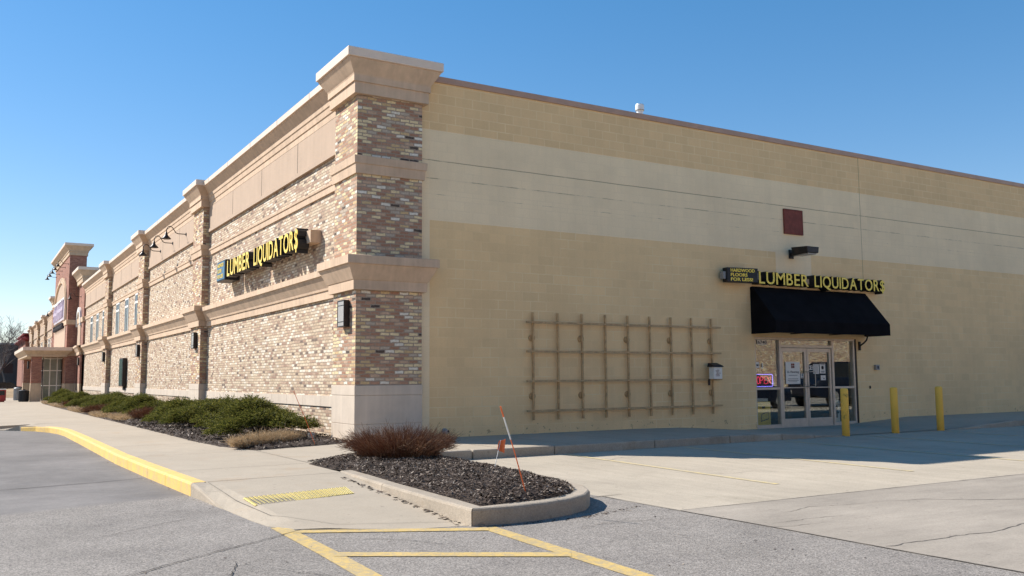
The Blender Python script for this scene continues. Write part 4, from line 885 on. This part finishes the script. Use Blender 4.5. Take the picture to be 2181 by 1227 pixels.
# parked car
def car(loc, rz, label):
    t_ = thing('parked_car', label, 'car', loc, rz); M.setdefault('carblue', plain('navy_car_paint', (.008, .011, .022), .25, var=.05, spec=.5))
    sec = [(-2.25, .35, .62, .7), (-2.2, .3, .82, .8), (-1.3, .28, .92, .86), (-.9, .28, .95, .87), (1.2, .28, .95, .87), (2.0, .30, .90, .82), (2.25, .38, .75, .72)]
    MB().loft([[(x, -w_, z0), (x, w_, z0), (x, w_, z1*.8), (x, w_*.93, z1), (x, -w_*.93, z1), (x, -w_, z1*.8)] for x, z0, z1, w_ in sec]).obj('body', 'carblue', t_, smooth=False, bevel=.03)
    MB().loft([[(-1.2, -.78, .94), (-1.2, .78, .94), (1.55, .78, .94), (1.55, -.78, .94)], [(-.4, -.66, 1.42), (-.4, .66, 1.42), (.95, .66, 1.42), (.95, -.66, 1.42)]]).obj('cabin_glass', 'darkglass', t_)
    MB().box(-.38, .93, -.65, .65, 1.42, 1.46).obj('roof', 'carblue', t_, bevel=.03)
    for x in (-1.4, 1.35):
        for s_ in (-1, 1):
            wl = MB().loft([[(x+.32*math.cos(a), yy, .32+.32*math.sin(a)) for a in [2*math.pi*k/20 for k in range(20)]] for yy in (s_*.86, s_*.66)]).obj('wheel', 'black', t_)
            MB().loft([[(x+.19*math.cos(a), yy, .32+.19*math.sin(a)) for a in [2*math.pi*k/16 for k in range(16)]] for yy in (s_*.875, s_*.8)]).obj('rim', 'grey', wl)
    for s_ in (-1, 1): MB().box(-2.27, -2.2, s_*.62-.14, s_*.62+.14, .6, .74).obj('headlight', 'lampglass', t_)
    return t_
car((-2.6, 112, -.35), .25, 'dark blue car with glossy roof parked behind the berm at far left')
# far dark building
FB = thing('distant_building', 'long dark flat roofed building behind the bare tree', 'building'); M['farbrown'] = plain('far_brown', (.10, .075, .065), .9, var=.2, scale=.4)
MB().box(-70, 12, 160, 185, -.6, 7.4).obj('wall', 'farbrown', FB); MB().box(-70.2, 12.2, 159.8, 185.2, 7.4, 7.7).obj('parapet', 'grey', FB)
for k in range(10): MB().box(-12+k*2.2, -10.6+k*2.2, 159.95, 160, 2.6, 4.2).obj('window', 'darkglass', FB)
# bare trees
def bare_tree(loc, H, label, seed, rz=0):
    rd = random.Random(seed); t_ = thing('bare_tree', label, 'tree', loc, rz); segs = []
    def grow(p, d, L, r, lv):
        n = 4; q = p; pts = [p]; rs = [r]
        for i in range(n):
            d = (d + Vector((rd.gauss(0, .1), rd.gauss(0, .1), rd.gauss(0, .06)+.05))).normalized(); q = q + d*L/n; pts.append(q); rs.append(r*(1-.5*(i+1)/n))
        segs.append((pts, rs, lv))
        if lv < 5:
            for k in range(3 if lv > 0 else 6):
                i = rd.randint(1 if lv else 2, n); s = pts[i]; a = rd.uniform(.35, .8); ax = Vector((rd.gauss(0, 1), rd.gauss(0, 1), rd.gauss(0, .3))).normalized()
                nd = (d*math.cos(a) + ax*math.sin(a)).normalized(); nd.z = abs(nd.z)*.8+.12; grow(s, nd.normalized(), L*rd.uniform(.55, .8), rs[i]*.6, lv+1)
    grow(Vector((0, 0, 0)), Vector((0, 0, 1)), H*.42, H*.016, 0)
    b = MB(); b.tube(segs[0][0], segs[0][1], 8); b.obj('trunk', 'bark', t_)
    b = MB()
    for pts, rs, lv in segs[1:]: b.tube(pts, [max(r, .012) for r in rs], 4 if lv < 3 else 3)
    b.obj('crown', 'bark', t_); return t_
bt = bare_tree((-3.0, 118, -.4), 10, 'leafless tree in front of the dark building, at the left edge', 3)
dup(bt, (-8.5, 150, -.4), 'second leafless tree farther off, just behind the first', 1.9); dup(bt, (2.6, 156, -.4), 'leafless tree whose twigs show right of the first', 4.0)
dup(bt, (-1.0, 150, -.4), 'leafless tree between the others against the dark building', 2.8)

# ---------------------------------------------------------------- plants
def spray_mesh(name, n, sx, sy, h, m, parent, seed, leaf=.05, twigs=9):
    r = np.random.default_rng(seed); V = []; Fq = []
    # clump centres make an uneven outline
    K = 30; ca = r.uniform(0, 2*np.pi, K); cr = np.sqrt(r.uniform(0, 1, K)); cc = np.stack([cr*np.cos(ca)*sx*.82, cr*np.sin(ca)*sy*.85, h*(.20+.60*(1-cr**2))*r.uniform(.7, 1.2, K)], 1)
    for k in range(n):
        c = cc[r.integers(K)]; d = r.normal(0, 1, 3); d[2] = abs(d[2])*.7+.08; d /= np.linalg.norm(d)
        rad = r.uniform(.82, 1.08)*.215*np.array([1.25*sx/1.1, 1.25*sy/1.4, .85]); p = c*np.array([1, 1, .75]) + d*rad
        out = np.array([p[0]/sx, p[1]/sy, 0])*.8 + d*.8 + r.normal(0, .25, 3); out[2] = abs(out[2])*.55+.12; out /= np.linalg.norm(out)
        side = np.cross(out, [0, 0, 1.]); side /= np.linalg.norm(side)+1e-6; L = leaf*r.uniform(2.0, 4.2)
        for j in range(twigs):
            f = j/(twigs-1); s_ = 1 if j % 2 else -1; q = p+out*L*f - np.array([0, 0, .25*L*f*f]); dd = out*.75+side*s_*.8*(1-f*.8)+r.normal(0, .16, 3); dd /= np.linalg.norm(dd)
            l = leaf*(1-.45*f)*r.uniform(.7, 1.2); wv = np.cross(dd, r.normal(0, 1, 3)); wv *= l*.24/(np.linalg.norm(wv)+1e-6); i = len(V)
            V += [q, q+dd*l*.5+wv, q+dd*l, q+dd*l*.5-wv]; Fq.append((i, i+1, i+2, i+3))
    V = np.array(V); V[:, 2] = np.maximum(V[:, 2], .01)
    return raw_mesh(name, V, np.array(Fq), m, parent)
def juniper(loc, sx, sy, h, n, label, seed):
    t_ = thing('juniper_shrub', label, 'shrub', loc, group='spreading junipers along the brick front')
    spray_mesh('foliage', n, sx, sy, h, 'juniper', t_, seed)
    b = MB(); rd = random.Random(seed)
    for k in range(16):
        a = rd.uniform(0, 6.28); e = Vector((math.cos(a)*sx*.7*rd.random(), math.sin(a)*sy*.7*rd.random(), h*.6)); b.tube([(0, 0, 0), e*.5+Vector((0, 0, .05)), e], [.02, .012, .006], 5)
    b.obj('stems', 'bark', t_); return t_
j1 = juniper((-1.20, 2.25, .02), 1.02, 1.75, .86, 7500, 'large spreading juniper nearest the building corner', 11)
j2 = juniper((-1.15, 6.1, .02), 1.08, 2.0, .86, 6500, 'second spreading juniper from the corner', 12)
dup(j2, (-1.0, 9.9, .0), 'third juniper from the corner, low against the brick front', 2.9, (1, 1, .92))
dup(j1, (-1.2, 15.8, -.04), 'juniper between the two red brown twig shrubs', .4, (.95, 1.0, .95))
dup(j2, (-1.0, 19.0, -.05), 'juniper just before the second red twig shrub', 3.5, (.8, .8, .9))
dup(j1, (-1.1, 24.8, -.07), 'juniper below the tall glass display case', 3.3, (1, 1.0, .95))
dup(j2, (-1.15, 29.2, -.09), 'juniper right beneath the display case, farther along', .2, (1, 1, .9))
dup(j1, (-1.1, 36.0, -.12), 'juniper by the fourth pilaster', 1.2, (.85, .7, .9))
dup(j2, (-1.2, 40.2, -.13), 'juniper near the far end of the bed', 3.0, (1, 1, .95))
dup(j1, (-1.15, 45.0, -.15), 'last juniper of the row before the red brick entrance', .3, (1, 1, 1.05))
def twigs(name, n, sx, sy, h, m, parent, seed, wid=.004, lean=.55, base=.35, brush=3, stem_sp=1):
    r = np.random.default_rng(seed); V = []; Fq = []
    def strip(p, q, w0, w1):
        d = q-p; a = np.cross(d, r.normal(0, 1, 3)); a /= np.linalg.norm(a)+1e-9; b_ = np.cross(d, a); b_ /= np.linalg.norm(b_)+1e-9
        for ax in (a, b_):
            i = len(V); V.extend([p-ax*w0, p+ax*w0, q+ax*w1, q-ax*w1]); Fq.append((i, i+1, i+2, i+3))
    for k in range(n):
        a = r.uniform(0, 2*np.pi); rr = np.sqrt(r.uniform(0, 1)); p = np.array([rr*np.cos(a)*sx*base, rr*np.sin(a)*sy*base, 0]) * stem_sp
        H_ = h*r.uniform(.55, 1.08)*(1-.35*rr**2); d = np.array([p[0]/sx*lean/base, p[1]/sy*lean/base, 0])*np.array([sx, sy, 0])*.9 + r.normal(0, .06, 3)
        q1 = p+np.array([d[0]*.35, d[1]*.35, H_*.55]); q2 = p+np.array([d[0], d[1], H_])+r.normal(0, .02, 3)
        strip(p, q1, wid, wid*.8); strip(q1, q2, wid*.8, wid*.4)
        for j in range(brush):
            f = r.uniform(.2, .9); s = q1*(1-f)+q2*f if r.random() < .6 else p*(1-f)+q1*f; e = s+(q2-q1)*.35+r.normal(0, .045, 3); e[2] = abs(e[2]); strip(s, e, wid*.55, wid*.3)
    return raw_mesh(name, np.array(V), np.array(Fq), m, parent)
tb = thing('twig_shrub', 'wide leafless shrub of red brown twigs in the kerbed island', 'shrub', (-.98, -4.25, .04)); tb.scale = (.84, .84, .92)
twigs('stems', 1500, .80, .86, .50, 'twig', tb, 5, .004, .62, .72, 4)
for k, (x, y, lb_, s_) in enumerate(((-1.55, 12.9, 'red brown twig mound between the third and fourth junipers', 1), (-1.6, 21.3, 'red brown twig mound right of the farther junipers', 1.1), (-1.55, 33.2, 'red brown twig mound far along the bed', 1.2))):
    if k == 0: rt_ = thing('red_twig_shrub', lb_, 'shrub', (x, y, 0), group='red twig mounds in the bed'); twigs('stems', 1000, .5, .85, .36, 'twig', rt_, 8, .006, .4, .8, 4)
    else: dup(rt_, (x, y, zg(y)), lb_, k*1.3, (s_, s_, 1))
gr = thing('dry_grass_clump', 'cut straw coloured grass in front of the nearest juniper', 'grass', (-1.62, .12, .04), -.5)
twigs('blades', 2600, .26, 1.0, .21, 'drygrass', gr, 21, .004, .1, .95, 1)
gr.rotation_euler = (0, 0, -.95)
for k, (x, y, lb_, L) in enumerate(((-2.2, 14.2, 'low strip of dry grass along the walk near the first red mound', 1), (-2.25, 18.5, 'low strip of dry grass along the walk farther on', 1.3), (-2.25, 26, 'dry grass strip by the walk below the display case', 2), (-2.2, 36, 'dry grass strip near the far end of the bed', 3), (-2.1, 44, 'last dry grass strip before the canopy', 2.4))):
    if k == 0: g1 = thing('dry_grass_strip', lb_, 'grass', (x, y, 0), group='dry grass strips by the walk'); twigs('blades', 1800, .24, 1.7, .14, 'drygrass', g1, 22, .006, .1, .95, 1)
    else: dup(g1, (x, y, zg(y)), lb_, 0, (1, L, 1))
# markers
def stake(name, label, base, top, rings_, m='orange'):
    t_ = thing(name, label, 'marker', base); d = Vector(top)-Vector(base); MB().tube([(0, 0, -.05), d*.5, d], [.006, .0055, .005], 8).obj('rod', m, t_)
    for a, c, mm in rings_: MB().tube([d*a, d*c], .0075, 8).obj('sleeve', mm, t_)
    return t_
stake('snow_stake', 'tall leaning orange and white snow marker at the island tip', (-1.52, -8.62, .06), (-1.88, -8.72, .92), [(.62, .88, 'white'), (.88, 1.0, 'orange')])
stake('snow_stake', 'thin orange snow marker leaning in the bed beside the nearest juniper', (-.88, -.36, .03), (-1.30, -.34, .98), [(.985, 1, 'orange')])
fl = thing('utility_flag', 'small orange flag on a white wire in the island mulch', 'flag', (-.60, -6.36, .07))
MB().tube([(0, 0, -.04), (.10, 0, .34)], .004, 6).obj('wire', 'white', fl)
b = MB(); vs = []; nn2 = 5
for i in range(nn2+1):
    for j in range(4): u = i/nn2; v = j/3; vs.append((.06+.02*v*3*.5+u*.10-.01, .012*math.sin(u*6+v*2), .22+v*.11-u*.05*(1-v)+.02*u*v))
fs = [(i*4+j, i*4+j+1, (i+1)*4+j+1, (i+1)*4+j) for i in range(nn2) for j in range(3)]
b.add(vs, fs); f_ = b.obj('flag_cloth', 'orange', fl); sm = f_.modifiers.new('solid', 'SOLIDIFY'); sm.thickness = .002
ub = thing('cable_pedestal', 'low weathered utility stub beside the dry grass in the bed', 'utility box', (-.60, .75, .02))
MB().box(-.05, .05, -.05, .05, 0, .13).obj('post', 'stone', ub, bevel=.01); MB().box(-.055, .055, -.055, .055, .10, .14).obj('cap', 'grey', ub)

# ---------------------------------------------------------------- behind the camera: what the door glass mirrors
OB = thing('opposite_building', 'brick building across the lot, behind the viewer', 'building')
MB().box(-40, 110, -50, -32, -.6, 7.5).obj('wall', 'antique', OB); MB().box(-40.2, 110.2, -50.2, -31.8, 7.5, 7.9).obj('coping', 'coping', OB)
vn = car((26.9, -10.2, LOT), math.pi, 'dark tall car parked across the lane from the glass doors, out of view'); vn.scale = (1.12, 1.1, 1.32)
car((20.9, -10.4, LOT), math.pi, 'dark low car parked beside the tall one, out of view')
